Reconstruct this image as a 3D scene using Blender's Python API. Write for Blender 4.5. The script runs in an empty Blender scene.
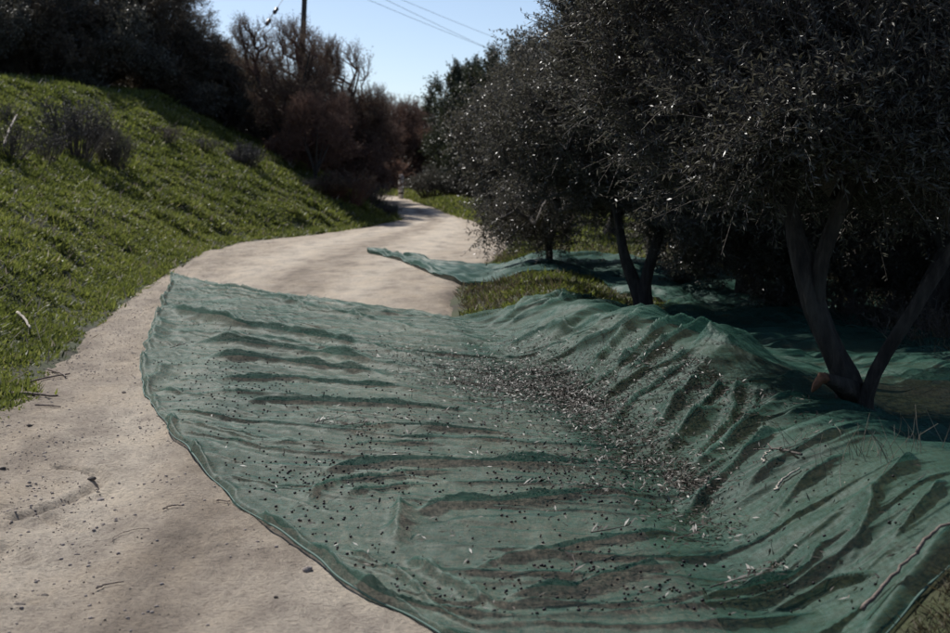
import bpy, math, random
import numpy as np
from mathutils import Vector

# ------------------------------------------------------------------ camera, sky, sun
R = math.radians
scene = bpy.context.scene
C = scene.collection
FPX, CX, CY, HOR, EYE = 1305.0, 475.0, 316.5, 175.0, 1.5      # photograph measures (950 px wide)
PITCH = math.atan((CY - HOR) / FPX)
cam_data = bpy.data.cameras.new('camera')
cam = bpy.data.objects.new('camera', cam_data); C.objects.link(cam)
cam.location = (0, 0, EYE); cam.rotation_euler = (math.pi/2 - PITCH, 0, 0)
cam_data.sensor_width = 36; cam_data.lens = 36 * FPX / 950
cam_data.clip_start = 0.05; cam_data.clip_end = 3000
cam_data.dof.use_dof = True; cam_data.dof.focus_distance = 7.2; cam_data.dof.aperture_fstop = 3.8
scene.camera = cam

SUN_AZ, SUN_EL = R(-36), R(47)           # azimuth from +Y, negative = to the left
sun_vec = Vector((math.sin(SUN_AZ)*math.cos(SUN_EL), math.cos(SUN_AZ)*math.cos(SUN_EL), math.sin(SUN_EL)))
world = bpy.data.worlds.new('World'); scene.world = world; world.use_nodes = True
wn = world.node_tree.nodes; wl = world.node_tree.links
bg = wn['Background']; bg.inputs['Strength'].default_value = 0.10
sky = wn.new('ShaderNodeTexSky'); sky.sky_type = 'NISHITA'; sky.sun_disc = False
sky.sun_elevation = SUN_EL; sky.sun_rotation = SUN_AZ
sky.altitude = 3000; sky.air_density = 1.0; sky.dust_density = 8.0; sky.ozone_density = 1.2
wl.new(sky.outputs[0], bg.inputs['Color'])
sd = bpy.data.lights.new('sun', 'SUN'); sd.energy = 4.8; sd.angle = R(0.5); sd.color = (1.0, 0.97, 0.92)
so = bpy.data.objects.new('sun', sd); C.objects.link(so)
so.rotation_euler = sun_vec.to_track_quat('Z', 'Y').to_euler()
scene.view_settings.view_transform = 'Standard'; scene.view_settings.look = 'None'
scene.view_settings.exposure = 0.30; scene.view_settings.gamma = 1.0
scene.view_settings.use_curve_mapping = False
scene.cycles.max_bounces = 6; scene.cycles.transparent_max_bounces = 12
scene.cycles.diffuse_bounces = 3; scene.cycles.glossy_bounces = 2; scene.cycles.transmission_bounces = 3
scene.cycles.caustics_reflective = False; scene.cycles.caustics_refractive = False
scene.cycles.use_denoising = True

# ------------------------------------------------------------------ numeric helpers
rng = np.random.default_rng(7)
def smooth(a, b, x):
    t = np.clip((x - a) / (b - a), 0, 1); return t*t*(3 - 2*t)
def _hash(ix, iy, seed):
    h = (ix.astype(np.int64)*374761393 + iy.astype(np.int64)*668265263 + seed*1442695041) & 0x7fffffff
    h = ((h ^ (h >> 13)) * 1274126177) & 0x7fffffff
    return ((h ^ (h >> 16)) & 0xffff) / 65535.0
def vnoise(x, y, seed=0):
    x = np.asarray(x, float); y = np.asarray(y, float)
    ix = np.floor(x); iy = np.floor(y); fx = x - ix; fy = y - iy
    fx = fx*fx*fx*(fx*(fx*6 - 15) + 10); fy = fy*fy*fy*(fy*(fy*6 - 15) + 10)
    a = _hash(ix, iy, seed); b = _hash(ix+1, iy, seed); c = _hash(ix, iy+1, seed); d = _hash(ix+1, iy+1, seed)
    return (a + (b-a)*fx + (c-a)*fy + (a-b-c+d)*fx*fy)*2 - 1
def fbm(x, y, seed=0, oct=4, gain=.5):
    s = 0; a = 1; t = 0
    for o in range(oct):
        s = s + a*vnoise(x*2**o + 17.3*o, y*2**o - 9.1*o, seed + o); t += a; a *= gain
    return s / t
def ray(px, py):
    px = np.asarray(px, float); py = np.asarray(py, float)
    a = (px - CX)/FPX; b = -(py - CY)/FPX
    c, s = math.cos(PITCH), math.sin(PITCH)
    dy = c + b*s; dz = -s + b*c
    return a/dy, dz/dy                        # per metre of forward distance
def at(px, py, d):
    ax, az = ray(px, py); return np.array([ax*d, d*np.ones_like(ax), EYE + az*d]).T if np.ndim(ax) else np.array([float(ax)*d, d, EYE + float(az)*d])
def polydist(x, y, pts):
    x = np.asarray(x, float); y = np.asarray(y, float)
    best = np.full(np.broadcast(x, y).shape, 1e9)
    for (x0, y0), (x1, y1) in zip(pts[:-1], pts[1:]):
        vx, vy = x1-x0, y1-y0; L = vx*vx + vy*vy
        t = np.clip(((x-x0)*vx + (y-y0)*vy)/L, 0, 1)
        d = (x-x0-t*vx)**2 + (y-y0-t*vy)**2
        best = np.minimum(best, d)
    return np.sqrt(best)

# ------------------------------------------------------------------ lie of the land
LY = np.array([-30, 0, 5, 6, 8.7, 11, 14, 17, 21, 26, 29, 32.5, 36, 41, 46, 50, 57, 63, 72, 95, 120, 200.])
LX = np.array([-3.4, -2.9, -2.85, -2.85, -3.2, -3.55, -4.05, -4.5, -5.0, -5.4, -5.3, -4.5, -3.5, -2.5, -2.9, -4.2, -6.6, -9.2, -13.5, -29, -48, -104.])
RY = np.array([-30, 0, 5, 7, 9, 11, 13.5, 17, 21, 26, 31, 36, 40, 44.5, 50, 57, 63, 72, 95, 125, 200.])
RX = np.array([1.6, 1.2, .9, .75, .45, .1, -.1, -.15, .15, .75, .95, .75, .15, -.85, -1.95, -3.1, -5.2, -9.5, -24, -45, -100.])
LPTS = list(zip(LX, LY)); RPTS = list(zip(RX, RY))
def XL(y): return np.interp(y, LY, LX)
def XR(y): return np.interp(y, RY, RX)
def H(x, y):
    x = np.asarray(x, float); y = np.asarray(y, float)
    x, y = np.broadcast_arrays(x, y)
    sl = np.zeros(x.shape); sr = np.zeros(x.shape); m = x < XL(y); sl[m] = polydist(x[m], y[m], LPTS)
    m = x > XR(y); sr[m] = polydist(x[m], y[m], RPTS)
    z = 0.035*np.maximum(y - 34, 0)*smooth(34, 50, y)*np.exp(-np.maximum(y-34, 0)/60)
    # left bank
    slope = .50
    zl = slope*np.minimum(sl, 7.6) + .16*np.clip(sl - 7.6, 0, 40) + .05*np.clip(sl-47, 0, 200)
    zl = zl*smooth(-.2, 1.1, sl)
    z = z + np.where(sl > 0, zl + (.11*fbm(x*.9, y*.9, 3, 3) + .10*fbm(x*2.6, y*2.6, 5, 2))*smooth(.1, 1.0, sl), 0)
    # right hump under the net, then the grove floor
    hump = .375*smooth(0, .95, sr)*(1 - .70*smooth(.95, 1.9, sr))
    hump *= np.interp(y, [-30, 3, 4.4, 5.3, 6.3, 7.0, 8.0, 9.4, 12, 16, 20, 200], [.6, .9, 1.08, 1.05, .66, .56, 1.05, 1.15, .80, .55, .45, .45])
    z = z + hump + np.where(sr > 0, (.06*fbm(x*1.1, y*1.1, 8, 3) + .02*fbm(x*3.5, y*3.5, 9, 2))*smooth(.2, 1.5, sr), 0)
    z = z + .025*np.clip(sr - 6, 0, 60)
    # road: gentle crown and wheel wear
    inroad = (sl == 0) & (sr == 0)
    z = z + np.where(inroad, .02*fbm(x*.5, y*.35, 21, 2), 0)
    return z
def hit(px, py, f=None, d0=3.2, d1=110, n=380):
    """where the sight line of a picture point first meets the ground"""
    f = f or H
    px = np.atleast_1d(np.asarray(px, float)); py = np.atleast_1d(np.asarray(py, float))
    if len(px) > 1500: return np.vstack([hit(px[i:i+1500], py[i:i+1500], f, d0, d1, n) for i in range(0, len(px), 1500)])
    ax, az = ray(px, py); ds = np.geomspace(d0, d1, n)[:, None]
    g = EYE + az[None]*ds - f(ax[None]*ds, np.broadcast_to(ds, (n, len(px))))
    i = np.argmax(g <= 0, 0); i = np.where((g <= 0).any(0), i, n-1); i = np.maximum(i, 1); j = np.arange(len(px))
    g0, g1 = g[i-1, j], g[i, j]; t = np.clip(g0/(g0 - g1 + 1e-12), 0, 1)
    out = ds[i-1, 0] + (ds[i, 0] - ds[i-1, 0])*t
    return np.stack([ax*out, out], -1)

# ------------------------------------------------------------------ mesh helpers
def mesh_np(name, V, F, smooth_shade=False, attr=None):
    """V (n,3); F (m,3|4) array, or list of such arrays"""
    Fs = F if isinstance(F, list) else [F]
    Fs = [np.asarray(f, np.int32) for f in Fs if len(f)]
    me = bpy.data.meshes.new(name)
    V = np.asarray(V, np.float32)
    me.vertices.add(len(V)); me.vertices.foreach_set('co', V.ravel())
    loops = np.concatenate([f.ravel() for f in Fs]); sizes = np.concatenate([np.full(len(f), f.shape[1], np.int32) for f in Fs])
    me.loops.add(len(loops)); me.loops.foreach_set('vertex_index', loops.astype(np.int32))
    me.polygons.add(len(sizes))
    starts = np.concatenate([[0], np.cumsum(sizes)[:-1]]).astype(np.int32)
    me.polygons.foreach_set('loop_start', starts)
    me.polygons.foreach_set('loop_total', sizes)
    if smooth_shade: me.polygons.foreach_set('use_smooth', np.ones(len(sizes), bool))
    if attr is not None:
        a = me.attributes.new('rnd', 'FLOAT', 'POINT'); a.data.foreach_set('value', np.asarray(attr, np.float32))
    me.update(calc_edges=True); me.validate()
    return me
def link(name, data, mat=None, parent=None, **props):
    o = bpy.data.objects.new(name, data); C.objects.link(o)
    if mat is not None and data is not None and not data.materials: data.materials.append(mat)
    if parent is not None: o.parent = parent
    for k, v in props.items(): o[k] = v
    return o
def grid_faces(nu, nv):
    i = np.arange(nu-1)[:, None]*nv + np.arange(nv-1)[None, :]
    return np.stack([i, i+nv, i+nv+1, i+1], -1).reshape(-1, 4)
def tube(P, rad, sides=8, rough=0, seed=0, cap=True):
    """continuous tapered tube along P"""
    P = np.asarray(P, float); n = len(P); rad = np.broadcast_to(np.asarray(rad, float), (n,))
    T = np.gradient(P, axis=0); T /= np.linalg.norm(T, axis=1)[:, None] + 1e-9
    ref = np.array([0, 1., 0]) if abs(T[:, 1]).mean() < .8 else np.array([1., 0, 0])
    A = np.cross(T, ref); A /= np.linalg.norm(A, axis=1)[:, None] + 1e-9
    B = np.cross(T, A)
    th = np.linspace(0, 2*math.pi, sides, endpoint=False)
    rr = rad[:, None]*np.ones(sides)[None]
    if rough:
        L = np.concatenate([[0], np.cumsum(np.linalg.norm(np.diff(P, axis=0), axis=1))])
        rr = rr*(1 + rough*(fbm(np.cos(th)[None]*1.6 + L[:, None]*3.1, np.sin(th)[None]*1.6 + L[:, None]*1.2, seed, 3)
                 + .6*vnoise(th[None]*2.4 + .0*L[:, None], L[:, None]*2.0, seed+7)))
    V = P[:, None] + rr[..., None]*(np.cos(th)[None, :, None]*A[:, None] + np.sin(th)[None, :, None]*B[:, None])
    V = V.reshape(-1, 3)
    i = np.arange(n-1)[:, None]*sides; j = np.arange(sides)[None]
    F = np.stack([i+j, i+(j+1) % sides, i+sides+(j+1) % sides, i+sides+j], -1).reshape(-1, 4)
    Fl = [F]
    if cap:
        V = np.vstack([V, P[0], P[-1]]); a, b = n*sides, n*sides+1; j = np.arange(sides)
        Fl.append(np.vstack([np.stack([(j+1) % sides, j, np.full(sides, a)], -1),
                             np.stack([(n-1)*sides+j, (n-1)*sides+(j+1) % sides, np.full(sides, b)], -1)]))
    return V, Fl
def join(parts):
    Vs, F3, F4, n = [], [], [], 0
    for V, F in parts:
        for f in (F if isinstance(F, list) else [F]):
            f = np.asarray(f)
            if len(f): (F3 if f.shape[1] == 3 else F4).append(f + n)
        Vs.append(V); n += len(V)
    return np.vstack(Vs), ([np.vstack(F3)] if F3 else []) + ([np.vstack(F4)] if F4 else [])
def prisms(P0, P1, r0, r1, sides=4):
    """many separate tapered twigs at once"""
    P0 = np.asarray(P0); P1 = np.asarray(P1); n = len(P0)
    T = P1 - P0; T = T/(np.linalg.norm(T, axis=1)[:, None] + 1e-9)
    ref = np.where(np.abs(T[:, 2:3]) < .9, np.array([[0, 0, 1.]]), np.array([[1., 0, 0]]))
    A = np.cross(T, ref); A /= np.linalg.norm(A, axis=1)[:, None] + 1e-9
    B = np.cross(T, A)
    th = np.arange(sides)*2*math.pi/sides
    ring = np.cos(th)[None, :, None]*A[:, None] + np.sin(th)[None, :, None]*B[:, None]
    r0 = np.broadcast_to(r0, (n,)); r1 = np.broadcast_to(r1, (n,))
    V = np.concatenate([P0[:, None] + ring*r0[:, None, None], P1[:, None] + ring*r1[:, None, None]], 1).reshape(-1, 3)
    j = np.arange(sides); base = (np.arange(n)*2*sides)[:, None]
    F = np.stack([base+j, base+(j+1) % sides, base+sides+(j+1) % sides, base+sides+j], -1).reshape(-1, 4)
    return V, F
def leaf_quads(P, D, N, length, width, fold=.12):
    """one pointed, slightly folded leaf per row"""
    n = len(P); D = D/(np.linalg.norm(D, axis=1)[:, None] + 1e-9)
    S = np.cross(D, N); S /= np.linalg.norm(S, axis=1)[:, None] + 1e-9
    N = np.cross(S, D)
    length = np.broadcast_to(length, (n,))[:, None]; width = np.broadcast_to(width, (n,))[:, None]
    a = P; b = P + D*length*.48 + S*width*.5 + N*width*fold; c = P + D*length; d = P + D*length*.48 - S*width*.5 + N*width*fold
    V = np.stack([a, b, c, d], 1).reshape(-1, 3)
    F = (np.arange(n)*4)[:, None] + np.arange(4)[None]
    return V, F
def unit(n, g): 
    v = g.normal(size=(n, 3)); return v/np.linalg.norm(v, axis=1)[:, None]

# ------------------------------------------------------------------ materials
def mat_new(name):
    m = bpy.data.materials.new(name); m.use_nodes = True
    nt = m.node_tree; b = nt.nodes['Principled BSDF']; return m, nt, b
def N(nt, typ, **kw):
    n = nt.nodes.new(typ)
    for k, v in kw.items():
        if hasattr(n, k): setattr(n, k, v)
        else: n.inputs[k].default_value = v
    return n
def ramp(nt, src, stops):
    r = nt.nodes.new('ShaderNodeValToRGB'); el = r.color_ramp.elements
    while len(el) < len(stops): el.new(.5)
    for e, (p, c) in zip(el, stops): e.position = p; e.color = (*c, 1) if len(c) == 3 else c
    nt.links.new(src, r.inputs['Fac']); return r
def noise(nt, scale, detail=4, rough=.55, vec=None, scl=None):
    n = N(nt, 'ShaderNodeTexNoise'); n.inputs['Scale'].default_value = scale; n.inputs['Detail'].default_value = detail; n.inputs['Roughness'].default_value = rough
    src = vec or coord(nt)
    if scl:
        mp = nt.nodes.new('ShaderNodeMapping'); mp.inputs['Scale'].default_value = scl; nt.links.new(src, mp.inputs['Vector']); src = mp.outputs[0]
    nt.links.new(src, n.inputs['Vector']); return n.outputs['Fac']
def coord(nt, which='Object'):
    for n in nt.nodes:
        if n.type == 'TEX_COORD': return n.outputs[which]
    return nt.nodes.new('ShaderNodeTexCoord').outputs[which]
def mix(nt, f, a, b, blend='MIX'):
    m = nt.nodes.new('ShaderNodeMix'); m.data_type = 'RGBA'; m.blend_type = blend
    for s, i in ((f, 0), (a, 6), (b, 7)):
        if hasattr(s, 'is_output'): nt.links.new(s, m.inputs[i])
        else: m.inputs[i].default_value = s if i == 0 else (*s, 1)
    return m.outputs[2]
def bump(nt, b, h, strength, dist=.02):
    n = nt.nodes.new('ShaderNodeBump'); n.inputs['Strength'].default_value = strength; n.inputs['Distance'].default_value = dist
    nt.links.new(h, n.inputs['Height']); nt.links.new(n.outputs[0], b.inputs['Normal']); return n
def leaf_mat(name, stops, rough=.4, trans=.2, tcol=None, back=None, spec=.5):
    """leaf: colour varies leaf by leaf, paler back, some light passes through"""
    m, nt, b = mat_new(name)
    at_ = N(nt, 'ShaderNodeAttribute'); at_.attribute_name = 'rnd'
    col = ramp(nt, at_.outputs['Fac'], stops).outputs[0]
    if back:
        g = nt.nodes.new('ShaderNodeNewGeometry'); col = mix(nt, g.outputs['Backfacing'], col, back)
    nt.links.new(col, b.inputs['Base Color']); b.inputs['Roughness'].default_value = rough
    b.inputs['Specular IOR Level'].default_value = spec
    if trans:
        t = nt.nodes.new('ShaderNodeBsdfTranslucent')
        if tcol: t.inputs['Color'].default_value = (*tcol, 1)
        else: nt.links.new(col, t.inputs['Color'])
        ms = nt.nodes.new('ShaderNodeMixShader'); ms.inputs[0].default_value = trans
        nt.links.new(b.outputs[0], ms.inputs[1]); nt.links.new(t.outputs[0], ms.inputs[2])
        nt.links.new(ms.outputs[0], nt.nodes['Material Output'].inputs['Surface'])
    return m

def make_mats():
    M = {}
    # grove and bank soil
    m, nt, b = mat_new('soil')
    n1 = noise(nt, 1.3, 5); n2 = noise(nt, 14, 6, .7)
    c = ramp(nt, n1, [(.36, (.040, .034, .018)), (.50, (.042, .054, .014)), (.68, (.058, .052, .026))]).outputs[0]
    c = mix(nt, .5, c, ramp(nt, n2, [(.3, (.25, .22, .16)), (.7, (.9, .9, .8))]).outputs[0], 'MULTIPLY')
    nt.links.new(c, b.inputs['Base Color']); b.inputs['Roughness'].default_value = .95
    bump(nt, b, n2, .6, .05); M['soil'] = m
    # pale dirt road
    m, nt, b = mat_new('road_dirt')
    big = noise(nt, .55, 4, .6, scl=(1, .45, 1)); mid = noise(nt, 2.4, 8, .68, scl=(1, .45, 1)); fine = noise(nt, 46, 8, .75); sp = noise(nt, 130, 3, .6)
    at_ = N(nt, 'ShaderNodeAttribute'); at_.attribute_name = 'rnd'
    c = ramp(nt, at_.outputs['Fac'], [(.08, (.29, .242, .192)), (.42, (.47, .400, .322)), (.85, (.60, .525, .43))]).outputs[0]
    c = mix(nt, .6, c, ramp(nt, mid, [(.36, (.46, .44, .45)), (.48, (.90, .89, .89)), (.62, (1.12, 1.08, 1.02))]).outputs[0], 'MULTIPLY')
    c = mix(nt, .85, c, ramp(nt, fine, [(.34, (.50, .48, .47)), (.50, (.98, .98, .98)), (.66, (1.18, 1.16, 1.12))]).outputs[0], 'MULTIPLY')
    sc = nt.nodes.new('ShaderNodeMath'); sc.operation = 'MULTIPLY'
    nt.links.new(ramp(nt, sp, [(.60, (0, 0, 0)), (.68, (1, 1, 1))]).outputs[0], sc.inputs[0])
    nt.links.new(ramp(nt, mid, [(.36, (.8, .8, .8)), (.56, (0, 0, 0))]).outputs[0], sc.inputs[1])
    c = mix(nt, sc.outputs[0], c, (.10, .085, .078))
    nt.links.new(c, b.inputs['Base Color']); b.inputs['Roughness'].default_value = .95; b.inputs['Specular IOR Level'].default_value = .2
    ad = nt.nodes.new('ShaderNodeMath'); ad.operation = 'ADD'; nt.links.new(fine, ad.inputs[0]); nt.links.new(mid, ad.inputs[1])
    bump(nt, b, ad.outputs[0], .9, .05); M['road'] = m
    # woven net
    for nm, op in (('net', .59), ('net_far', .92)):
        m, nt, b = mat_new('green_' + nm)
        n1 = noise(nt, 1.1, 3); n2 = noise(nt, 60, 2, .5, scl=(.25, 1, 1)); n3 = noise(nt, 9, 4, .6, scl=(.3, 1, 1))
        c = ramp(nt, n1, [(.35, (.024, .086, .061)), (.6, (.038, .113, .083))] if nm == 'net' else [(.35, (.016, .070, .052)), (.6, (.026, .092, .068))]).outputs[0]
        c = mix(nt, .35, c, ramp(nt, n3, [(.3, (.55, .6, .6)), (.7, (1.15, 1.1, 1.1))]).outputs[0], 'MULTIPLY')
        nt.links.new(c, b.inputs['Base Color']); b.inputs['Roughness'].default_value = .6; b.inputs['Specular IOR Level'].default_value = .3
        t = nt.nodes.new('ShaderNodeBsdfTranslucent'); nt.links.new(c, t.inputs['Color'])
        m1 = nt.nodes.new('ShaderNodeMixShader'); m1.inputs[0].default_value = .28
        nt.links.new(b.outputs[0], m1.inputs[1]); nt.links.new(t.outputs[0], m1.inputs[2])
        tr = nt.nodes.new('ShaderNodeBsdfTransparent'); m2 = nt.nodes.new('ShaderNodeMixShader')
        ma = nt.nodes.new('ShaderNodeMapRange'); ma.inputs['From Min'].default_value = .35; ma.inputs['From Max'].default_value = .65
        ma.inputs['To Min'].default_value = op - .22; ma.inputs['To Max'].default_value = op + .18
        n4 = noise(nt, 75, 2, .5, scl=(1, .2, 1)); av = nt.nodes.new('ShaderNodeMath'); av.operation = 'ADD'; nt.links.new(n2, av.inputs[0]); nt.links.new(n4, av.inputs[1]); hv = nt.nodes.new('ShaderNodeMath'); hv.operation = 'MULTIPLY'; hv.inputs[1].default_value = .5; nt.links.new(av.outputs[0], hv.inputs[0])
        nt.links.new(hv.outputs[0], ma.inputs['Value']); nt.links.new(ma.outputs[0], m2.inputs[0])
        nt.links.new(tr.outputs[0], m2.inputs[1]); nt.links.new(m1.outputs[0], m2.inputs[2])
        nt.links.new(m2.outputs[0], nt.nodes['Material Output'].inputs['Surface'])
        bump(nt, b, n3, .6, .02); M[nm] = m
    m, nt, b = mat_new('net_hem')
    b.inputs['Base Color'].default_value = (.022, .075, .058, 1); b.inputs['Roughness'].default_value = .7
    M['hem'] = m
    def rock(name, a, c2, rough=.9, sc=30, bs=.6):
        m, nt, b = mat_new(name); n = noise(nt, sc, 6, .65)
        nt.links.new(ramp(nt, n, [(.3, a), (.7, c2)]).outputs[0], b.inputs['Base Color']); b.inputs['Roughness'].default_value = rough
        bump(nt, b, n, bs, .02); return m
    # olive bark: furrowed grey brown
    m, nt, b = mat_new('olive_bark')
    n = noise(nt, 22, 8, .7, scl=(1, 1, .22)); n2 = noise(nt, 5, 3)
    c = ramp(nt, n, [(.32, (.013, .010, .008)), (.5, (.038, .029, .023)), (.72, (.105, .085, .068))]).outputs[0]
    c = mix(nt, ramp(nt, n2, [(.5, (0, 0, 0)), (.7, (.6, .6, .6))]).outputs[0], c, (.07, .064, .052))
    nt.links.new(c, b.inputs['Base Color']); b.inputs['Roughness'].default_value = .9; bump(nt, b, n, .9, .04); M['bark'] = m
    M['twig'] = rock('twig_bark', (.045, .036, .03), (.11, .09, .075), .85, 40, .3)
    M['flare_redtwig'] = rock('flare_reddened_twig_bark', (.065, .032, .024), (.15, .078, .055), .85, 40, .3)  # brown-red twigs, reddened further by lens flare put into the colour
    M['cut'] = rock('fresh_cut_wood', (.08, .035, .018), (.20, .085, .038), .8, 25)
    M['stone'] = rock('pale_stone', (.20, .17, .15), (.36, .31, .28), .95, 35)
    M['clod'] = rock('dark_clod', (.05, .04, .035), (.12, .10, .085), .95, 35)
    M['stick'] = rock('dead_stick', (.10, .075, .06), (.23, .18, .15), .9, 40)
    M['palestick'] = rock('bleached_stick', (.28, .24, .20), (.48, .43, .37), .9, 40)
    M['pole'] = rock('weathered_pole', (.05, .04, .033), (.10, .08, .065), .9, 12)
    M['wire'] = rock('dull_wire', (.16, .17, .20), (.22, .23, .26), .6, 10)
    M['ceramic'] = rock('brown_ceramic', (.03, .02, .018), (.05, .035, .03), .3, 10, .1)
    M['paint'] = rock('white_paint', (.62, .60, .56), (.78, .76, .72), .7, 10, .1)
    m, nt, b = mat_new('olive_skin')
    oi = nt.nodes.new('ShaderNodeObjectInfo')
    nt.links.new(ramp(nt, oi.outputs['Random'], [(0, (.006, .005, .008)), (.8, (.02, .012, .018)), (1, (.03, .035, .012))]).outputs[0], b.inputs['Base Color'])
    b.inputs['Roughness'].default_value = .6; b.inputs['Specular IOR Level'].default_value = .25; M['olive'] = m
    # foliage
    M['leaf'] = leaf_mat('olive_leaf', [(0, (.036, .034, .021)), (.6, (.072, .067, .044)), (1, (.115, .104, .074))], .40, .28, back=(.13, .122, .098), spec=.5)
    M['leaf_dark'] = leaf_mat('dark_evergreen_leaf', [(0, (.022, .030, .014)), (1, (.065, .075, .034))], .5, .2)
    M['leaf_brown'] = leaf_mat('brownish_leaf', [(0, (.055, .042, .026)), (.7, (.10, .074, .048)), (1, (.14, .11, .07))], .65, .25)
    M['leaf_flare_red'] = leaf_mat('flare_reddened_leaf', [(0, (.10, .058, .042)), (.7, (.175, .098, .072)), (1, (.21, .14, .10))], .75, .35)  # brown-red leaves with the red of a lens flare put into their colour
    M['leaf_rust'] = leaf_mat('russet_leaf', [(0, (.085, .062, .042)), (.7, (.155, .110, .074)), (1, (.20, .15, .11))], .75, .35)
    M['leaf_grey'] = leaf_mat('grey_shrub_leaf', [(0, (.030, .028, .028)), (.6, (.058, .054, .053)), (1, (.15, .14, .13))], .7, .12)
    M['grass'] = leaf_mat('bank_grass', [(0, (.030, .038, .011)), (.35, (.105, .128, .027)), (.7, (.195, .215, .046)), (.93, (.25, .23, .085)), (1, (.34, .31, .23))], .55, .48)
    M['drygrass'] = leaf_mat('dry_grass', [(0, (.05, .042, .022)), (.5, (.12, .10, .055)), (1, (.26, .22, .14))], .7, .3)
    M['litter'] = leaf_mat('fallen_leaf', [(0, (.020, .016, .012)), (.45, (.055, .044, .034)), (.78, (.11, .092, .075)), (1, (.22, .20, .17))], .5, .05, spec=.3)
    M['straw'] = leaf_mat('straw', [(0, (.14, .115, .085)), (1, (.40, .35, .28))], .7, .2)
    return M
M = make_mats()

# ------------------------------------------------------------------ ground and road
def graded(a, b, fine0, fine1, step, grow):
    xs = list(np.arange(fine0, fine1 + 1e-6, step)); s = step; x = xs[-1]; 
    while x < b: s *= grow; x += s; xs.append(x)
    s = step; x = xs[0]; lo = []
    while x > a: s *= grow; x -= s; lo.append(x)
    return np.array(lo[::-1] + xs)
gx = graded(-700, 700, -14, 6, .11, 1.07); gy = graded(-60, 1500, 3, 20, .11, 1.022)
GX, GY = np.meshgrid(gx, gy, indexing='ij')
inside = np.minimum(GX - XL(GY), XR(GY) - GX)
GZ = H(GX, GY) - .07*smooth(.02, .35, inside)
ground = link('ground', mesh_np('ground', np.stack([GX, GY, GZ], -1).reshape(-1, 3), grid_faces(len(gx), len(gy)), True), M['soil'],
              kind='structure', label='grassy bank and grove floor on both sides of the track')

ry = np.concatenate([np.arange(-12, 3, .25), 3*1.0042**np.arange(0, 800)]); ry = ry[ry < 78]
rt = np.linspace(-.04, 1.04, 190)
RYg, RT = np.meshgrid(ry, rt, indexing='ij')
wl_ = XL(RYg) + .14*fbm(RYg*.9, RYg*0+3, 31, 4); wr_ = XR(RYg) + .14*fbm(RYg*.9, RYg*0+8, 37, 4)
RXg = wl_ + (wr_ - wl_)*RT
def road_relief(x, y):
    z = .012*fbm(x*3.0, y*2.2, 41, 4, .6) + .006*fbm(x*14, y*12, 45, 3, .6)
    # scuffed wheel track along the left side
    tx = x - (XL(y) + .95)
    z = z - .022*np.exp(-(tx/.33)**2)*(1 + .6*fbm(x*2, y*2, 51, 3)) + .012*np.exp(-((tx-.5)/.18)**2)
    z = z + .014*np.exp(-(tx/.5)**2)*fbm(x*7, y*5, 53, 3, .65)
    # the scraped rut where a wheel turned
    for pts, dep, w in RUTS:
        d = polydist(x, y, pts); z = z - dep*np.exp(-(d/w)**2)*(1 + .5*fbm(x*12, y*12, 57, 2)) + .45*dep*np.exp(-((d-2*w)/w)**2)
    return z
RUTS = []
for pp, dep, w in (([(20, 517), (50, 505), (85, 493), (105, 480), (92, 470), (60, 468)], .035, .035),
                   ([(45, 515), (62, 522), (85, 530)], .02, .03), ([(0, 545), (22, 560)], .03, .05),
                   ([(40, 440), (75, 447), (110, 440)], .015, .05), ([(0, 600), (30, 608)], .02, .03)):
    w_ = hit([p[0] for p in pp], [p[1] for p in pp]); RUTS.append(([tuple(q) for q in w_], dep, w))
edge = np.minimum(RXg - wl_, wr_ - RXg)
RZ = H(RXg, RYg) + .012 + road_relief(RXg, RYg) - .10*(1 - smooth(-.12, .22, edge + .05*fbm(RXg*4, RYg*4, 61, 3)))
_w = .08*fbm(RYg*.25, RYg*0, 181, 3)
def lane(c, w): return np.exp(-((RT - c - _w)/w)**2)
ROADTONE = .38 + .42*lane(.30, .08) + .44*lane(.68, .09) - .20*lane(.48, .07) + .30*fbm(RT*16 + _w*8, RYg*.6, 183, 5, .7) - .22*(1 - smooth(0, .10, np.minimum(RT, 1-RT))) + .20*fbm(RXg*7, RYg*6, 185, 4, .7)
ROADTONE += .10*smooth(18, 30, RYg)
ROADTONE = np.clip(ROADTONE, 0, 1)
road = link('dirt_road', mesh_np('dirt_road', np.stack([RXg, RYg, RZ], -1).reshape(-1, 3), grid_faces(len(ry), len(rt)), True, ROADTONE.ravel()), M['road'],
            kind='structure', label='pale dirt track bending left between bank and grove')
def surf(x, y):
    """walking surface: road relief inside the track, soil outside"""
    ins = np.minimum(x - XL(y), XR(y) - x)
    return H(x, y) + np.where(ins > 0, (.012 + road_relief(x, y))*smooth(0, .2, ins), 0)

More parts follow.
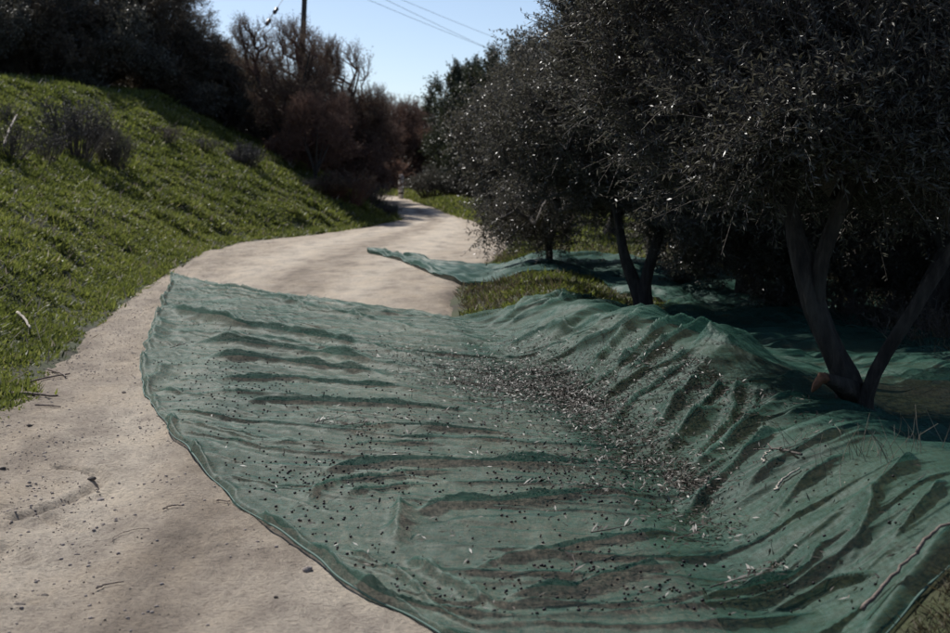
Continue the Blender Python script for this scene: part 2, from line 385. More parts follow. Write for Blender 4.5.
# ------------------------------------------------------------------ nets
FOLDS = [  # pixel polyline of each crease, height, half width
    ([(176, 281), (230, 294), (300, 305), (380, 316), (455, 324)], .055, .10),
    ([(185, 290), (260, 302), (330, 317), (420, 337), (500, 347), (560, 345)], .06, .10),
    ([(166, 312), (205, 322), (240, 333), (330, 348), (420, 362), (470, 368)], .085, .10),
    ([(170, 335), (215, 340), (300, 352), (360, 360)], .045, .08),
    ([(190, 347), (260, 354), (330, 363), (440, 380), (500, 380)], .075, .09),
    ([(205, 365), (260, 367), (330, 375), (430, 388)], .06, .07),
    ([(222, 388), (290, 386), (360, 393), (450, 402)], .055, .06),
    ([(240, 412), (330, 409), (420, 414), (540, 424)], .045, .06),
    ([(310, 438), (400, 432), (500, 440), (590, 452)], .045, .05),
    ([(200, 402), (280, 400), (330, 402)], .03, .05),
    ([(250, 450), (340, 455), (430, 452), (520, 460)], .03, .05),
    ([(306, 482), (370, 474), (440, 472), (520, 474), (630, 474), (700, 466)], .07, .055),
    ([(312, 508), (345, 492), (400, 483), (470, 479)], .05, .045),
    ([(355, 506), (400, 496), (445, 490)], .04, .04),
    ([(412, 526), (450, 516), (530, 514), (630, 500), (690, 490)], .065, .05),
    ([(405, 512), (402, 535), (395, 560)], .085, .055),
    ([(466, 586), (500, 573), (560, 564), (640, 546), (720, 536)], .055, .045),
    ([(515, 604), (570, 598), (630, 582), (690, 566)], .07, .05),
    ([(405, 572), (470, 598), (530, 632)], .065, .05),
    ([(350, 560), (420, 600), (470, 634)], .04, .04),
    ([(150, 345), (160, 330), (170, 316)], .03, .06), ([(148, 385), (165, 372), (200, 366)], .03, .05),
    # fan of folds running down the hump
    ([(724, 388), (700, 420), (662, 468)], .085, .045), ([(738, 396), (716, 436), (682, 478)], .085, .045),
    ([(706, 384), (672, 420), (628, 462)], .07, .045), ([(690, 372), (640, 410), (590, 442)], .06, .05),
    ([(752, 405), (735, 440), (705, 476)], .05, .045),
    ([(668, 352), (610, 372), (545, 404)], .07, .06), ([(700, 360), (640, 380), (585, 415)], .06, .05),
    ([(640, 334), (580, 352), (505, 374)], .075, .07), ([(608, 326), (550, 340), (480, 352)], .07, .07),
    ([(590, 315), (540, 325), (490, 336)], .06, .08), ([(568, 304), (530, 312), (500, 324)], .06, .08),
    ([(700, 335), (760, 345), (810, 360)], .06, .10), ([(690, 350), (750, 365), (800, 385)], .06, .08),
    ([(720, 320), (770, 330)], .05, .1),
    ([(800, 430), (740, 462), (690, 520), (640, 548)], .07, .07), ([(770, 440), (715, 470), (668, 505)], .05, .05),
    ([(905, 468), (868, 510), (846, 560), (838, 580)], .07, .06), ([(935, 490), (900, 530), (880, 560)], .06, .05),
    ([(860, 455), (800, 500), (760, 545)], .04, .06), ([(812, 562), (795, 590), (740, 604), (660, 612)], .07, .05),
    ([(880, 580), (820, 596), (740, 622)], .05, .05), ([(840, 440), (780, 475), (730, 520)], .035, .05),
]
FW = []; _k = 0
_p = hit([q[0] for f in FOLDS for q in f[0]], [q[1] for f in FOLDS for q in f[0]])
for pp, h, w in FOLDS:
    _q = _p[_k:_k+len(pp)]; _f = float(smooth(6.5, 9.5, _q[:, 1].mean())); FW.append((_q, h*((.80 + .40*_f) if _q[0, 0] - XR(_q[0, 1]) < .3 else .85), w*(.62 + .2*_f))); _k += len(pp)
def folds(x, y):
    z = np.zeros(np.broadcast(x, y).shape)
    wx = x + .05*vnoise(x*2.2, y*2.2, 71); wy = y + .05*vnoise(x*2.0, y*2.0, 72)
    for k, (p, h, w) in enumerate(FW):
        m = (wx > p[:, 0].min()-.5) & (wx < p[:, 0].max()+.5) & (wy > p[:, 1].min()-.5) & (wy < p[:, 1].max()+.5)
        if not m.any(): continue
        mx, my = wx[m], wy[m]
        L = np.concatenate([[0], np.cumsum(np.hypot(*np.diff(p, axis=0).T))])
        best = np.full(mx.shape, 1e9); tt = np.zeros(mx.shape); sg = np.zeros(mx.shape)
        for i in range(len(p)-1):
            vx, vy = p[i+1]-p[i]; l2 = vx*vx+vy*vy
            t = np.clip(((mx-p[i, 0])*vx + (my-p[i, 1])*vy)/l2, 0, 1)
            d = np.hypot(mx-p[i, 0]-t*vx, my-p[i, 1]-t*vy); b = d < best
            best = np.where(b, d, best); sg = np.where(b, my - p[i, 1] - t*vy, sg); tt = np.where(b, (L[i] + t*(L[i+1]-L[i]))/L[-1], tt)
        taper = smooth(-.06, .14, tt)*(1 - smooth(.55, 1.02, tt))
        ridge = h*1.12*taper*np.exp(-(best/(w*np.where(sg < 0, .62, 1.25)))**1.2)*(1 + .3*vnoise(tt*9, tt*0 + k, 77))
        z[m] = np.maximum(z[m], ridge)
    return z
def netz(x, y):
    x, y = np.broadcast_arrays(np.asarray(x, float), np.asarray(y, float))
    hump = smooth(-.3, .5, x - XR(y))
    far = smooth(8, 14, y)
    w = .011*fbm(x*1.1 + .4*vnoise(x, y, 80), (y + .12*x)*9, 81, 3) + .013*(1 - 2*np.abs(fbm(x*.9 + 5, (y + .10*x)*5.5 + .5*vnoise(x*1.5, y*1.5, 84), 82, 3)))*(1 + far) + .005*fbm(x*9, y*9, 83, 3)
    w = w + hump*(.022 + .015*far)*fbm(x*1.4 + y*.8, (y - .45*x)*6.0, 85, 3) + hump*.012*fbm(x*5, y*5, 86, 3)
    z = surf(x, y) + folds(x, y) + np.maximum(w, -.010) + .020
    # deep loose drapes hanging down the hump towards the track
    sr = x - XR(y); q = (x - .8*y)/1.28; al = (.8*x + y)/1.28
    dm = smooth(.02, .45, sr)*(1 - smooth(1.0, 1.7, sr))*(1 - smooth(12, 15, y))*(.38 + .62*smooth(5.8, 7.0, y))
    rg = 1 - np.abs(vnoise(q*3.1 + .5*vnoise(al*1.3, q*1.3, 93), al*.55, 92)); rg2 = 1 - np.abs(vnoise(q*6.5 + 3, al*.9, 94))
    z = z + dm*(.105*(rg**2.2 - .35) + .016*(rg2**2 - .3))
    back = smooth(.9, 1.5, x - XR(y)); z = z + back*.09*np.abs(fbm(x*1.5 + y*.3, y*1.9, 88, 3)) + hump*.035*fbm(x*1.9, y*1.7, 89, 2)
    # net bunched up behind the near trunk
    z = z + .20*np.exp(-(((x-2.75)/.42)**2 + ((y-7.6)/.6)**2)) 
    return z
def resample(P, n):
    P = np.asarray(P, float); L = np.concatenate([[0], np.cumsum(np.linalg.norm(np.diff(P, axis=0), axis=1))])
    t = np.linspace(0, L[-1], n); return np.stack([np.interp(t, L, P[:, k]) for k in range(P.shape[1])], -1)
def soften(P, k=9):
    Q = P.copy()
    for _ in range(k): Q[1:-1] = .25*Q[:-2] + .5*Q[1:-1] + .25*Q[2:]
    return Q
def coons(top, bot, left, right, nu, nv, warp=1.0):
    """top,bot run along u; left,right along v (0 at top)"""
    u = np.linspace(0, 1, nu)[:, None, None]; v = (np.linspace(0, 1, nv)**warp)[None, :, None]
    T = soften(resample(top, nu))[:, None]; B = soften(resample(bot, nu))[:, None]
    def rs(P):
        Q = soften(resample(P, 400)); s = np.linspace(0, 1, 400); vv = v[0, :, 0]
        return np.stack([np.interp(vv, s, Q[:, 0]), np.interp(vv, s, Q[:, 1])], -1)[None]
    Lf, Rt = rs(left), rs(right)
    c00, c10, c01, c11 = T[0, 0], T[-1, 0], B[0, 0], B[-1, 0]
    return (1-v)*T + v*B + (1-u)*Lf + u*Rt - ((1-u)*(1-v)*c00 + u*(1-v)*c10 + (1-u)*v*c01 + u*v*c11)
def px(*pts): return hit([p[0] for p in pts], [p[1] for p in pts])
A_left = px((172, 274), (168, 290), (160, 308), (148, 335), (142, 360), (146, 395), (165, 430), (195, 468), (240, 507), (290, 548), (350, 590), (425, 633), (500, 672))
A_top = np.vstack([px((172, 274), (205, 285), (260, 295), (330, 305), (400, 312), (452, 322), (500, 311), (555, 297), (600, 306)), [[2.35, 14.2], [3.2, 13.2]]])
A_bot = np.vstack([px((500, 672)), [[.35, 3.55], [.8, 3.6]], px((886, 640), (922, 598), (962, 556)), [[2.45, 4.6]]])
A_right = np.array([[3.2, 13.2], [3.8, 11], [4.3, 9.2], [4.2, 7.4], [3.4, 5.7], [2.45, 4.6]])
G = coons(A_top, A_bot, A_left, A_right, 300, 1000, .72)
nx = G[..., 0] + .05*fbm(G[..., 0]*2.6, G[..., 1]*2.6, 90, 3); ny = G[..., 1] + .03*fbm(G[..., 0]*2, G[..., 1]*2, 91, 2)
def pleats(x, y, seed, n=104):
    """long thin gathers running from the track edge of the net up to the trees"""
    g = np.random.default_rng(seed); nu_, nv_ = x.shape
    u = np.linspace(0, 1, nu_)[:, None]; v = np.linspace(0, 1, nv_)[None]
    dv = np.gradient(y, axis=1); dv = np.hypot(dv, np.gradient(x, axis=1))*(nv_-1)        # metres per unit of v
    z = np.zeros(x.shape); sr = x - XR(y)
    for k in range(n):
        v0 = (k + .5 + .7*g.normal())/n; c = v0 + .012*vnoise(u*3 + k*7.3, u*0 + k, seed) + .004*vnoise(u*11 + k*3.1, u*0 + k, seed+1) + (g.random()-.5)*.05*(u - .4)
        c0, c1 = (g.random()*.35 - .1, .5 + .7*g.random()) if k % 3 else (.42 + .2*g.random(), 1.1)
        amp = .008 + .028*g.random()**2 + (.018*g.random() if k % 3 == 0 else 0)
        win = smooth(c0, c0 + .10, u)*(1 - smooth(c1 - .15, c1, u))
        d = (v - c)*dv; w = .022 + .03*g.random()
        z = np.maximum(z, amp*win*(1 + .35*vnoise(u*8, u*0 + k, seed+2))*np.exp(-np.abs(d)/(w*np.where(d > 0, .6, 1.4))))
    return z*(1 - .25*smooth(.0, .5, sr))
PLE = pleats(nx, ny, 401)
FLD = folds(nx, ny)
nz = netz(nx, ny) - FLD; rd = np.maximum(FLD, PLE) + .35*np.minimum(FLD, PLE); nz = nz + rd
ny = ny - .45*rd                                            # gathers lean over towards the front
nz = np.maximum(nz, surf(nx, ny) + .016 + .008*smooth(0, .3, nx - XR(ny)))   # the cloth lies on the ground, never under it
# the rolled edge
nu, nv = nx.shape
U = np.arange(nu)[:, None]/(nu-1.); Vv = np.arange(nv)[None]/(nv-1.)
eL = np.hypot(nx - nx[0:1], ny - ny[0:1]); eB = np.hypot(nx - nx[:, -1:], ny - ny[:, -1:]); eT = np.hypot(nx - nx[:, :1], ny - ny[:, :1])
e = np.minimum(np.minimum(eL, eB), eT)
nz = nz + .040*np.exp(-((e-.06-.03*vnoise(nx*3, ny*3, 96))/.045)**2)*np.clip(.55 + 1.1*vnoise(nx*2.1, ny*2.1, 95), 0, 1.5) - .02*np.exp(-(e/.025)**2)
NET = link('harvest_net', mesh_np('harvest_net', np.stack([nx, ny, nz], -1).reshape(-1, 3), grid_faces(nu, nv), True), M['net'],
     label='large rumpled green olive net spread over the track and hump in front', category='net', group='harvest nets laid under the olive trees')
from mathutils.bvhtree import BVHTree
_bv = BVHTree.FromPolygons(np.stack([nx, ny, nz], -1).reshape(-1, 3).tolist(), grid_faces(nu, nv).tolist())
def neton(x, y):
    """height of the finished net under each point"""
    x = np.atleast_1d(np.asarray(x, float)); y = np.atleast_1d(np.asarray(y, float)); z = netz(x, y)
    for i in range(len(x)):
        h = _bv.ray_cast(Vector((x[i], y[i], 3.0)), Vector((0, 0, -1)))[0]
        if h is not None: z[i] = h.z
    return z
def hem_strip(name, P, parent, seed, r=.004):
    P = soften(resample(P, 260), 3); P[:, :] += 0
    V, F = tube(P, r*(1 + .4*vnoise(np.arange(len(P))*.15, np.zeros(len(P)), seed)), 6, .25, seed)
    return link(name, mesh_np(name, V, F, True), M['hem'], parent)
hem_strip('hem', np.stack([nx[0], ny[0], nz[0] + .006], -1), NET, 3)
hem_strip('hem', np.stack([nx[:, 0], ny[:, 0], nz[:, 0] + .006], -1), NET, 4)
hem_strip('hem', np.stack([nx[:, -1], ny[:, -1], nz[:, -1] + .006], -1), NET, 5)

NET_POLYS = [np.vstack([G[:, 0], G[-1], G[::-1, -1], G[0][::-1]])[::12]]
def strip_net(top, bot, left, right, nuv, seed, amp, label, base=H):
    G = coons(top, bot, left, right, *nuv)
    x, y = G[..., 0], G[..., 1]
    v = np.linspace(0, 1, nuv[1])[None]; u = np.linspace(0, 1, nuv[0])[:, None]
    z = base(x, y) + .03 + amp*np.abs(fbm(u*6 + v*2, v*5 + u*1.2, seed, 3)) + amp*.5*fbm(x*3, y*2.2, seed+4, 3)
    NET_POLYS.append(np.vstack([G[:, 0], G[-1], G[::-1, -1], G[::-1][-1][::-1]]))
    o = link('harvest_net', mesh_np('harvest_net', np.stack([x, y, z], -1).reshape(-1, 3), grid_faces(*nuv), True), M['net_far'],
             label=label, category='net', group='harvest nets laid under the olive trees')
    hem_strip('hem', np.stack([x[:, -1], y[:, -1], z[:, -1] + .006], -1), o, seed)
    return o
# the net drawn out to a point on the far track
t_ = px((368, 252), (383, 252), (410, 259), (440, 264), (480, 266), (520, 262)); t_ = np.vstack([t_, [[2.2, 22.5], [3.6, 21.0]]])
b_ = np.vstack([px((367, 254), (400, 262), (432, 276), (462, 286), (490, 286), (520, 276), (560, 274)), [[2.4, 18.6], [3.4, 17.6]]])
strip_net(t_, b_, np.vstack([t_[:1], b_[:1]]), np.vstack([t_[-1:], b_[-1:]]), (200, 60), 101, .11,
          'narrow green net drawn out to a point on the far track')
# shaded net beyond the hump
t_ = np.array([[1.9, 20.2], [3.4, 19.0], [4.6, 17.0], [5.0, 14.6]]); b_ = np.array([[1.75, 15.6], [2.4, 14.0], [3.0, 12.2], [3.6, 10.8]])
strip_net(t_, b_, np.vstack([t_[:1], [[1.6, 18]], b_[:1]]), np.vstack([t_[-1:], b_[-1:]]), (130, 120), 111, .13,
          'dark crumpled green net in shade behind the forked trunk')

# ------------------------------------------------------------------ trees
def grow(g, stems, blobs, n_pts, step=.3, sag=.10, wander=.5):
    """stems: list of (points, radii, parent stem or -1). Twig ends drawn in the crown blobs are joined back to the nearest limb."""
    nodes, par, rad, plen = [], [], [], []
    stemV = []
    for k, (P, r) in enumerate(stems):
        n = max(4, int(np.linalg.norm(np.diff(P, axis=0), axis=1).sum()/.12))
        P = np.asarray(P, float)
        Q = soften(resample(P, n), 2); rr = np.interp(np.linspace(0, 1, n), np.linspace(0, 1, len(r)), r)
        Lc = np.linspace(0, n*.12, n); wob = np.stack([vnoise(Lc*2.3 + k*9, Lc*0 + k, 501), vnoise(Lc*2.3 + k*9, Lc*0 + k, 502), 0*Lc], -1)*(rr*.38)[:, None]*smooth(0, .3, Lc)[:, None]
        Q = Q + wob; stemV.append((Q, rr))
        for i in range(n//3, n):
            par.append(len(nodes)-1 if i > n//3 else -1); nodes.append(Q[i]); rad.append(rr[i]); plen.append(0 if i == n//3 else plen[-1] + .12)
    nst = len(nodes)
    tot = sum(b[6] for b in blobs); pts = []
    for b in blobs:
        m = max(3, int(n_pts*b[6]/tot)); v = unit(m, g)*(g.random((m, 1))**.42)
        pts.append(np.array(b[:3]) + v*np.array(b[3:6]))
    pts = np.vstack(pts)
    org = np.array(nodes).mean(0)
    pts = pts[np.argsort(np.linalg.norm(pts - org, axis=1))]
    cap = nst + len(pts)*14 + 10
    NA = np.zeros((cap, 3)); NA[:nst] = nodes; PL = np.zeros(cap); PL[:nst] = plen; cnt = nst
    par = par + [0]*(cap-nst); ends = []
    for p in pts:
        d = np.linalg.norm(NA[:cnt] - p, axis=1); i = int(np.argmin(d + .30*PL[:cnt])); a = NA[i]; L = d[i]
        k = max(1, int(L/step)); 
        side = unit(1, g)[0]*L*.12*wander
        prev = i
        for j in range(1, k+1):
            t = j/k; q = a + (p-a)*t + side*math.sin(math.pi*t) + np.array([0, 0, L*sag*math.sin(math.pi*t)])
            if cnt >= cap-1: break
            NA[cnt] = q; PL[cnt] = PL[prev] + L/k; par[cnt] = prev; prev = cnt; cnt += 1
        ends.append(prev)
    w = np.zeros(cnt); w[ends] = 1
    for i in range(cnt-1, nst-1, -1): w[par[i]] += w[i]
    return NA[:cnt], np.array(par[:cnt]), w, nst, np.array(ends), stemV
def tree_meshes(seed, stems, blobs, n_pts, shoots=6, per=14, leaf=(.055, .012), shoot_len=.38, rtip=.006, droop=.25, sides=5, twigs=True, up=.35, rough=.16):
    g = np.random.default_rng(seed)
    NA, par, w, nst, ends, stemV = grow(g, stems, blobs, n_pts)
    trunk = join([tube(Q, r, 20, rough*1.5, seed+k) for k, (Q, r) in enumerate(stemV)])
    idx = np.arange(nst, len(NA)); r1 = rtip*np.maximum(w[idx], 1)**.44; r0 = np.minimum(rtip*np.maximum(w[par[idx]], 1)**.44, r1*1.5)
    br = [prisms(NA[par[idx]], NA[idx], r0, r1, sides)]
    # shoots
    E = np.repeat(NA[ends], shoots, 0); n = len(E)
    cen = np.array([b[:3] for b in blobs]).mean(0)
    out = E - cen; out /= np.linalg.norm(out, axis=1)[:, None] + 1e-6
    D = unit(n, g) + out*.55 + np.array([0, 0, up]); D /= np.linalg.norm(D, axis=1)[:, None]
    L = shoot_len*(.55 + .9*g.random(n))
    S = E + unit(n, g)*.05
    mid = S + D*(L*.5)[:, None]; D2 = D + np.array([0, 0, -droop*2]) + .25*unit(n, g); D2 /= np.linalg.norm(D2, axis=1)[:, None]
    tip = mid + D2*(L*.5)[:, None]
    if twigs:
        br += [prisms(S, mid, .0035, .0026, 3), prisms(mid, tip, .0026, .0014, 3)]
    t = np.tile((np.arange(per) + .5)/per, n) + .3/per*g.normal(size=n*per); k = np.repeat(np.arange(n), per)
    first = t < .5
    P = np.where(first[:, None], S[k] + (mid-S)[k]*(t*2)[:, None], mid[k] + (tip-mid)[k]*((t-.5)*2)[:, None])
    ax = np.where(first[:, None], D[k], D2[k])
    rnd = unit(len(P), g); side = np.cross(ax, rnd); side /= np.linalg.norm(side, axis=1)[:, None] + 1e-6
    LD = ax*.55 + side*.95 + np.array([0, 0, -.05])
    ln = leaf[0]*(.65 + .6*g.random(len(P)))
    V, F = leaf_quads(P, LD, rnd*.8 + np.array([0, 0, .6]), ln, leaf[1]*(.75 + .5*g.random(len(P))), .14)
    rv = np.repeat(np.clip(.5 + .28*g.normal(size=len(P)) + .15*g.normal(size=n)[k], 0, 1), 4)
    return (mesh_np('trunk', *trunk, True), mesh_np('branches', *join(br)), mesh_np('crown', V, F, False, rv))
def empty(name, loc, rz=0, sc=1.0, **props):
    o = bpy.data.objects.new(name, None); C.objects.link(o); o.location = loc; o.rotation_euler = (0, 0, rz)
    o.scale = (sc, sc, sc) if np.isscalar(sc) else sc
    o.empty_display_size = .2
    for k, v in props.items(): o[k] = v
    return o
def link_m(name, data, mat, parent, **props):
    """same mesh data, material held by the object"""
    o = bpy.data.objects.new(name, data); C.objects.link(o); o.parent = parent
    if not data.materials: data.materials.append(None)
    o.material_slots[0].link = 'OBJECT'; o.material_slots[0].material = mat
    for k, v in props.items(): o[k] = v
    return o
def plant_tree(name, meshes, mats, loc, rz=0, sc=1.0, **props):
    t = empty(name, loc, rz, sc, **props)
    for nm, me, m in zip(('trunk', 'branches', 'crown'), meshes, mats):
        o = link_m(nm, me, m, t)
        if nm == 'crown': o['kind'] = 'stuff'
    return t
def gz(x, y): return float(H(np.array([x]), np.array([y]))[0])
OLV = (M['bark'], M['twig'], M['leaf'])

# near olive: leaning trunk forking at head height, second stem leaning right
b0 = at(866, 425, 7.0); b0[2] = gz(b0[0], b0[1]) - .08
def rel(pts, base): return [np.array(p) - base for p in pts]
stA = rel([b0, at(850, 398, 7.0), at(832, 360, 7.0), at(816, 322, 7.02), at(808, 286, 7.05)], b0)
stL = rel([at(800, 250, 7.1), at(793, 205, 7.1), at(783, 150, 7.2), at(760, 80, 7.3)], b0); stA = stA + stL
stR = rel([at(818, 330, 7.03), at(813, 298, 7.03), at(824, 256, 7.0), at(842, 210, 6.95), at(856, 160, 6.9), at(880, 90, 6.9)], b0)
stB = rel([b0 + [-.01, -.05, .02], at(862, 398, 6.9), at(886, 356, 6.85), at(914, 310, 6.8), at(941, 264, 6.8), at(985, 200, 6.75)], b0)
stems = [(stA, [.115, .080, .066, .061, .058, .040, .035, .030, .024]), (stR, [.035, .044, .040, .035, .030, .024]), (stB, [.050, .041, .037, .035, .032, .027])]
def B(px_, py_, d, rx, ry, rz, w, base): c = at(px_, py_, d) - base; return (*c, rx, ry, rz, w)
blobs = [B(760, 90, 7.6, .62, .8, .50, 1.0, b0), B(880, 60, 7.0, .60, .8, .6, 1.2, b0), B(960, 130, 6.9, .45, .7, .55, .9, b0), B(700, 140, 8.4, .5, .7, .5, .8, b0),
         B(830, -90, 7.5, .9, .8, .4, .9, b0), B(700, -40, 7.8, .6, .8, .4, .6, b0), B(990, -20, 7.2, .6, .8, .5, .8, b0), B(800, 165, 8.2, .55, .5, .32, .6, b0), B(900, 170, 8.0, .6, .5, .35, .7, b0),
         B(640, 60, 8.6, .45, .6, .55, .7, b0), B(1050, 100, 7.2, .5, .8, .7, .5, b0), B(625, -70, 8.4, .3, .5, .45, .35, b0), B(835, 125, 6.5, .42, .3, .20, .45, b0), B(905, 140, 6.45, .3, .3, .2, .3, b0), B(765, 165, 7.0, .3, .3, .25, .3, b0)]
msh = tree_meshes(11, stems, blobs, 2100, 7, 12, (.041, .0105), .32, up=.8, droop=.05, rough=.24)
near_tree = plant_tree('olive_tree', msh, OLV, b0, label='nearest olive tree with leaning forked trunk and second stem slanting to the frame edge', category='tree', group='olive trees of the grove')
# torn stub with an orange cut, on the trunk foot
sp_, sf_ = tube(np.array(rel([at(852, 392, 6.95), at(838, 384, 6.86), at(826, 378, 6.80)], b0)), [.06, .042, .030], 14, .45, 5)
stub = link('pruned_stub', mesh_np('pruned_stub', sp_, sf_, True), M['bark'], near_tree, label='short pruned stub with orange cut wood')
cp, cf = tube(np.array(rel([at(829, 380, 6.81), at(822, 378, 6.78), at(816, 386, 6.78), at(812, 392, 6.78)], b0)), [.030, .027, .018, .005], 11, .6, 9)
link('cut_face', mesh_np('cut_face', cp, cf, False), M['cut'], stub)

# forked olive in the middle
b1 = at(646, 312, 13.2); b1[2] = gz(b1[0], b1[1]) - .06
s1 = rel([b1, at(640, 302, 13.2), at(628, 275, 13.2), at(621, 245, 13.2), at(617, 205, 13.3), at(600, 140, 13.4)], b1)
s2 = rel([b1 + [.03, -.03, 0], at(643, 300, 13.15), at(650, 268, 13.1), at(658, 242, 13.0), at(668, 205, 13.0), at(690, 130, 13.0)], b1)
blobs = [B(600, 120, 13.4, .9, 1.0, .75, 1.2, b1), B(690, 110, 13.0, .9, 1.0, .8, 1.2, b1), B(655, 20, 13.2, .95, 1.1, .8, 1.3, b1), B(540, 130, 14.2, .65, .9, .6, .9, b1),
         B(760, 120, 12.6, .7, 1.0, .8, 1.0, b1), B(590, 185, 13.9, .7, .7, .4, .7, b1), B(700, 200, 12.8, .75, .8, .45, .9, b1), B(760, 240, 13.0, .45, .6, .4, .5, b1), B(600, 45, 13.0, .42, .6, .5, .5, b1),
         B(572, 8, 12.4, .17, .3, .40, .13, b1), B(690, -60, 13.0, .9, 1., .6, .8, b1), B(530, 215, 15.5, .5, .6, .45, .4, b1)]
msh1 = tree_meshes(12, [(s1, [.085, .068, .052, .048, .042, .03]), (s2, [.08, .066, .052, .046, .042, .03])], blobs, 2100, 7, 12, (.046, .0118), .34, up=.8, droop=.05)
plant_tree('olive_tree', msh1, OLV, b1, label='olive tree with two dark stems in a narrow V rising from the net', category='tree', group='olive trees of the grove')

# generic olives, copied with different turns and sizes
def generic(seed, h=4.0, spread=1.7, low=.9, n=800, leaf=(.062, .020), shoots=7, per=10, nst=3, trunk_h=.9, r=.15, rtip=.008, up=.35, droop=.25):
    g = np.random.default_rng(seed); st = []
    lean = g.normal(size=2)*.15
    st.append((np.array([[0, 0, -.15], [lean[0]*.3, lean[1]*.3, trunk_h*.4], [lean[0], lean[1], trunk_h]]), [r*1.35, r, r*.85]))
    bl = [(0, 0, h*.80, spread*.7, spread*.7, h*.20, 1.0)]
    for k in range(nst):
        a = 2*math.pi*(k + g.random()*.5)/nst; rr = spread*.55; top = low + (h-low)*(.45 + .3*g.random())
        p0 = np.array([lean[0], lean[1], trunk_h*.9]); p2 = np.array([math.cos(a)*rr, math.sin(a)*rr, top])
        pm = (p0+p2)/2 + np.array([math.cos(a)*.1, math.sin(a)*.1, .15])
        st.append((np.array([p0, pm, p2]), [r*.62, r*.45, r*.25]))
    for k in range(8):
        a = 2*math.pi*(k + g.random())/8; rr = spread*(.5 + .35*g.random()); z = low + (h-low)*(.2 + .6*g.random())
        bl.append((math.cos(a)*rr, math.sin(a)*rr, z, spread*.38, spread*.38, (h-low)*.22, .8))
    return tree_meshes(seed, st, bl, n, shoots, per, leaf, .34, rtip, droop, 4, True, up)
gen = [generic(21), generic(22, 4.4, 1.9, .7), generic(23, 3.8, 1.8, .5, nst=4)]
def put(k, pxx, d, label, mats=OLV, sc=1.0, rz=0, meshes=None, name='olive_tree', group='olive trees of the grove', cat='tree', x=None, sink=.05):
    X = float(ray(pxx, 300)[0])*d if x is None else x
    return plant_tree(name, meshes or gen[k], mats, (X, d, gz(X, d) - sink), rz, sc, label=label, category=cat, group=group)
# right-hand grove

put(0, 752, 15.2, 'shaded olive tree with thin dark trunk behind the forked olive', sc=1.0, rz=1.2)
put(1, 900, 11.5, 'dark olive tree behind the slanting stem of the nearest olive', sc=.95, rz=2.2, x=3.95)
put(2, 660, 21.5, 'olive tree deep in the grove between far net and forked olive', sc=1.1, rz=3.0)
put(1, 800, 21.0, 'olive tree standing in the dark grove behind the thin trunk', sc=1.1, rz=4.1)
put(0, 960, 15.5, 'olive tree in deepest shade at the photo edge', sc=1.15, rz=5.0, x=6.3)
put(2, 880, 17.5, 'bushy olive tree far behind the nearest trunk', sc=1.15, rz=.9)
put(1, 610, 31, 'olive tree far along the grove behind the low skirted olive', sc=1.15, rz=1.9)
put(0, 720, 31, 'distant olive tree closing the gap behind the grove', sc=1.2, rz=2.9)
put(2, 850, 30, 'distant olive tree at the back of the dark grove', sc=1.3, rz=3.7)
put(0, 545, 38, 'olive tree beside the verge where the track bends', sc=1.0, rz=.2, x=2.6)
put(2, 960, 26, 'distant olive tree at the back corner of the grove', sc=1.3, rz=1.7)
# dark evergreens by the far bend, upright tops
def spire(seed, h, spread, leaf=(.10, .045), n=330): 
    g = np.random.default_rng(seed); st = [(np.array([[0, 0, -.2], [.03, .02, h*.4], [0, .04, h*.85]]), [.14, .10, .03])]
    bl = []
    for k in range(9):
        z = h*(.12 + .85*k/9); f = max(.10, 1 - (k/9)**1.6); a = g.random()*6.3
        bl.append((math.cos(a)*spread*.35*f, math.sin(a)*spread*.35*f, z, spread*.75*f, spread*.75*f, h*.09, .4 + f))
    for k in range(4):
        a = k*1.57 + g.random(); bl.append((math.cos(a)*spread*.7, math.sin(a)*spread*.7, h*(.55 + .25*g.random()), spread*.16, spread*.16, h*.16, .35))
    return tree_meshes(seed, st, bl, n, 7, 10, leaf, .38, .008, .0, 4, True, .9)
EVG = (M['bark'], M['twig'], M['leaf_dark'])
sp1 = spire(31, 5.0, 1.5); sp2 = spire(32, 5.4, 1.3)
for (pxx, d, k, sc, rz, lab) in ((462, 66, 0, 1.25, .3, 'leftmost dark evergreen with pointed top at the far bend'), (490, 60, 1, 1.25, 1.4, 'dark evergreen with slim twin tops right of the far bend'),
                             (520, 48, 0, 1.2, 2.6, 'dark evergreen with narrow top beside the olive grove'), (478, 74, 1, 1.35, 3.6, 'dark evergreen standing behind the others at the far bend'),
                             (532, 50, 1, 1.15, 4.4, 'dark evergreen half hidden behind the low skirted olive')):
    put(0, pxx, d, lab, EVG, sc, rz, (sp1, sp2)[k], 'evergreen_tree', 'dark evergreens by the far bend')
for (pxx, d, k, sc, rz, lab) in ((425, 78, 0, .95, .3, 'small evergreen closing the view straight behind the bend'), (454, 59, 1, 1.12, .9, 'dense evergreen joining the far thicket to the grove'), (473, 54, 0, 1.10, 4.9, 'dense evergreen just left of the grove edge'), (402, 80, 1, .95, 2.3, 'small evergreen peeping above the flare-reddened thicket'), (445, 84, 0, 1.05, 1.3, 'farthest evergreen in the gap between the trees')):
    put(0, pxx, d, lab, EVG, sc, rz, (sp1, sp2)[k], 'evergreen_tree', 'dark evergreens by the far bend')

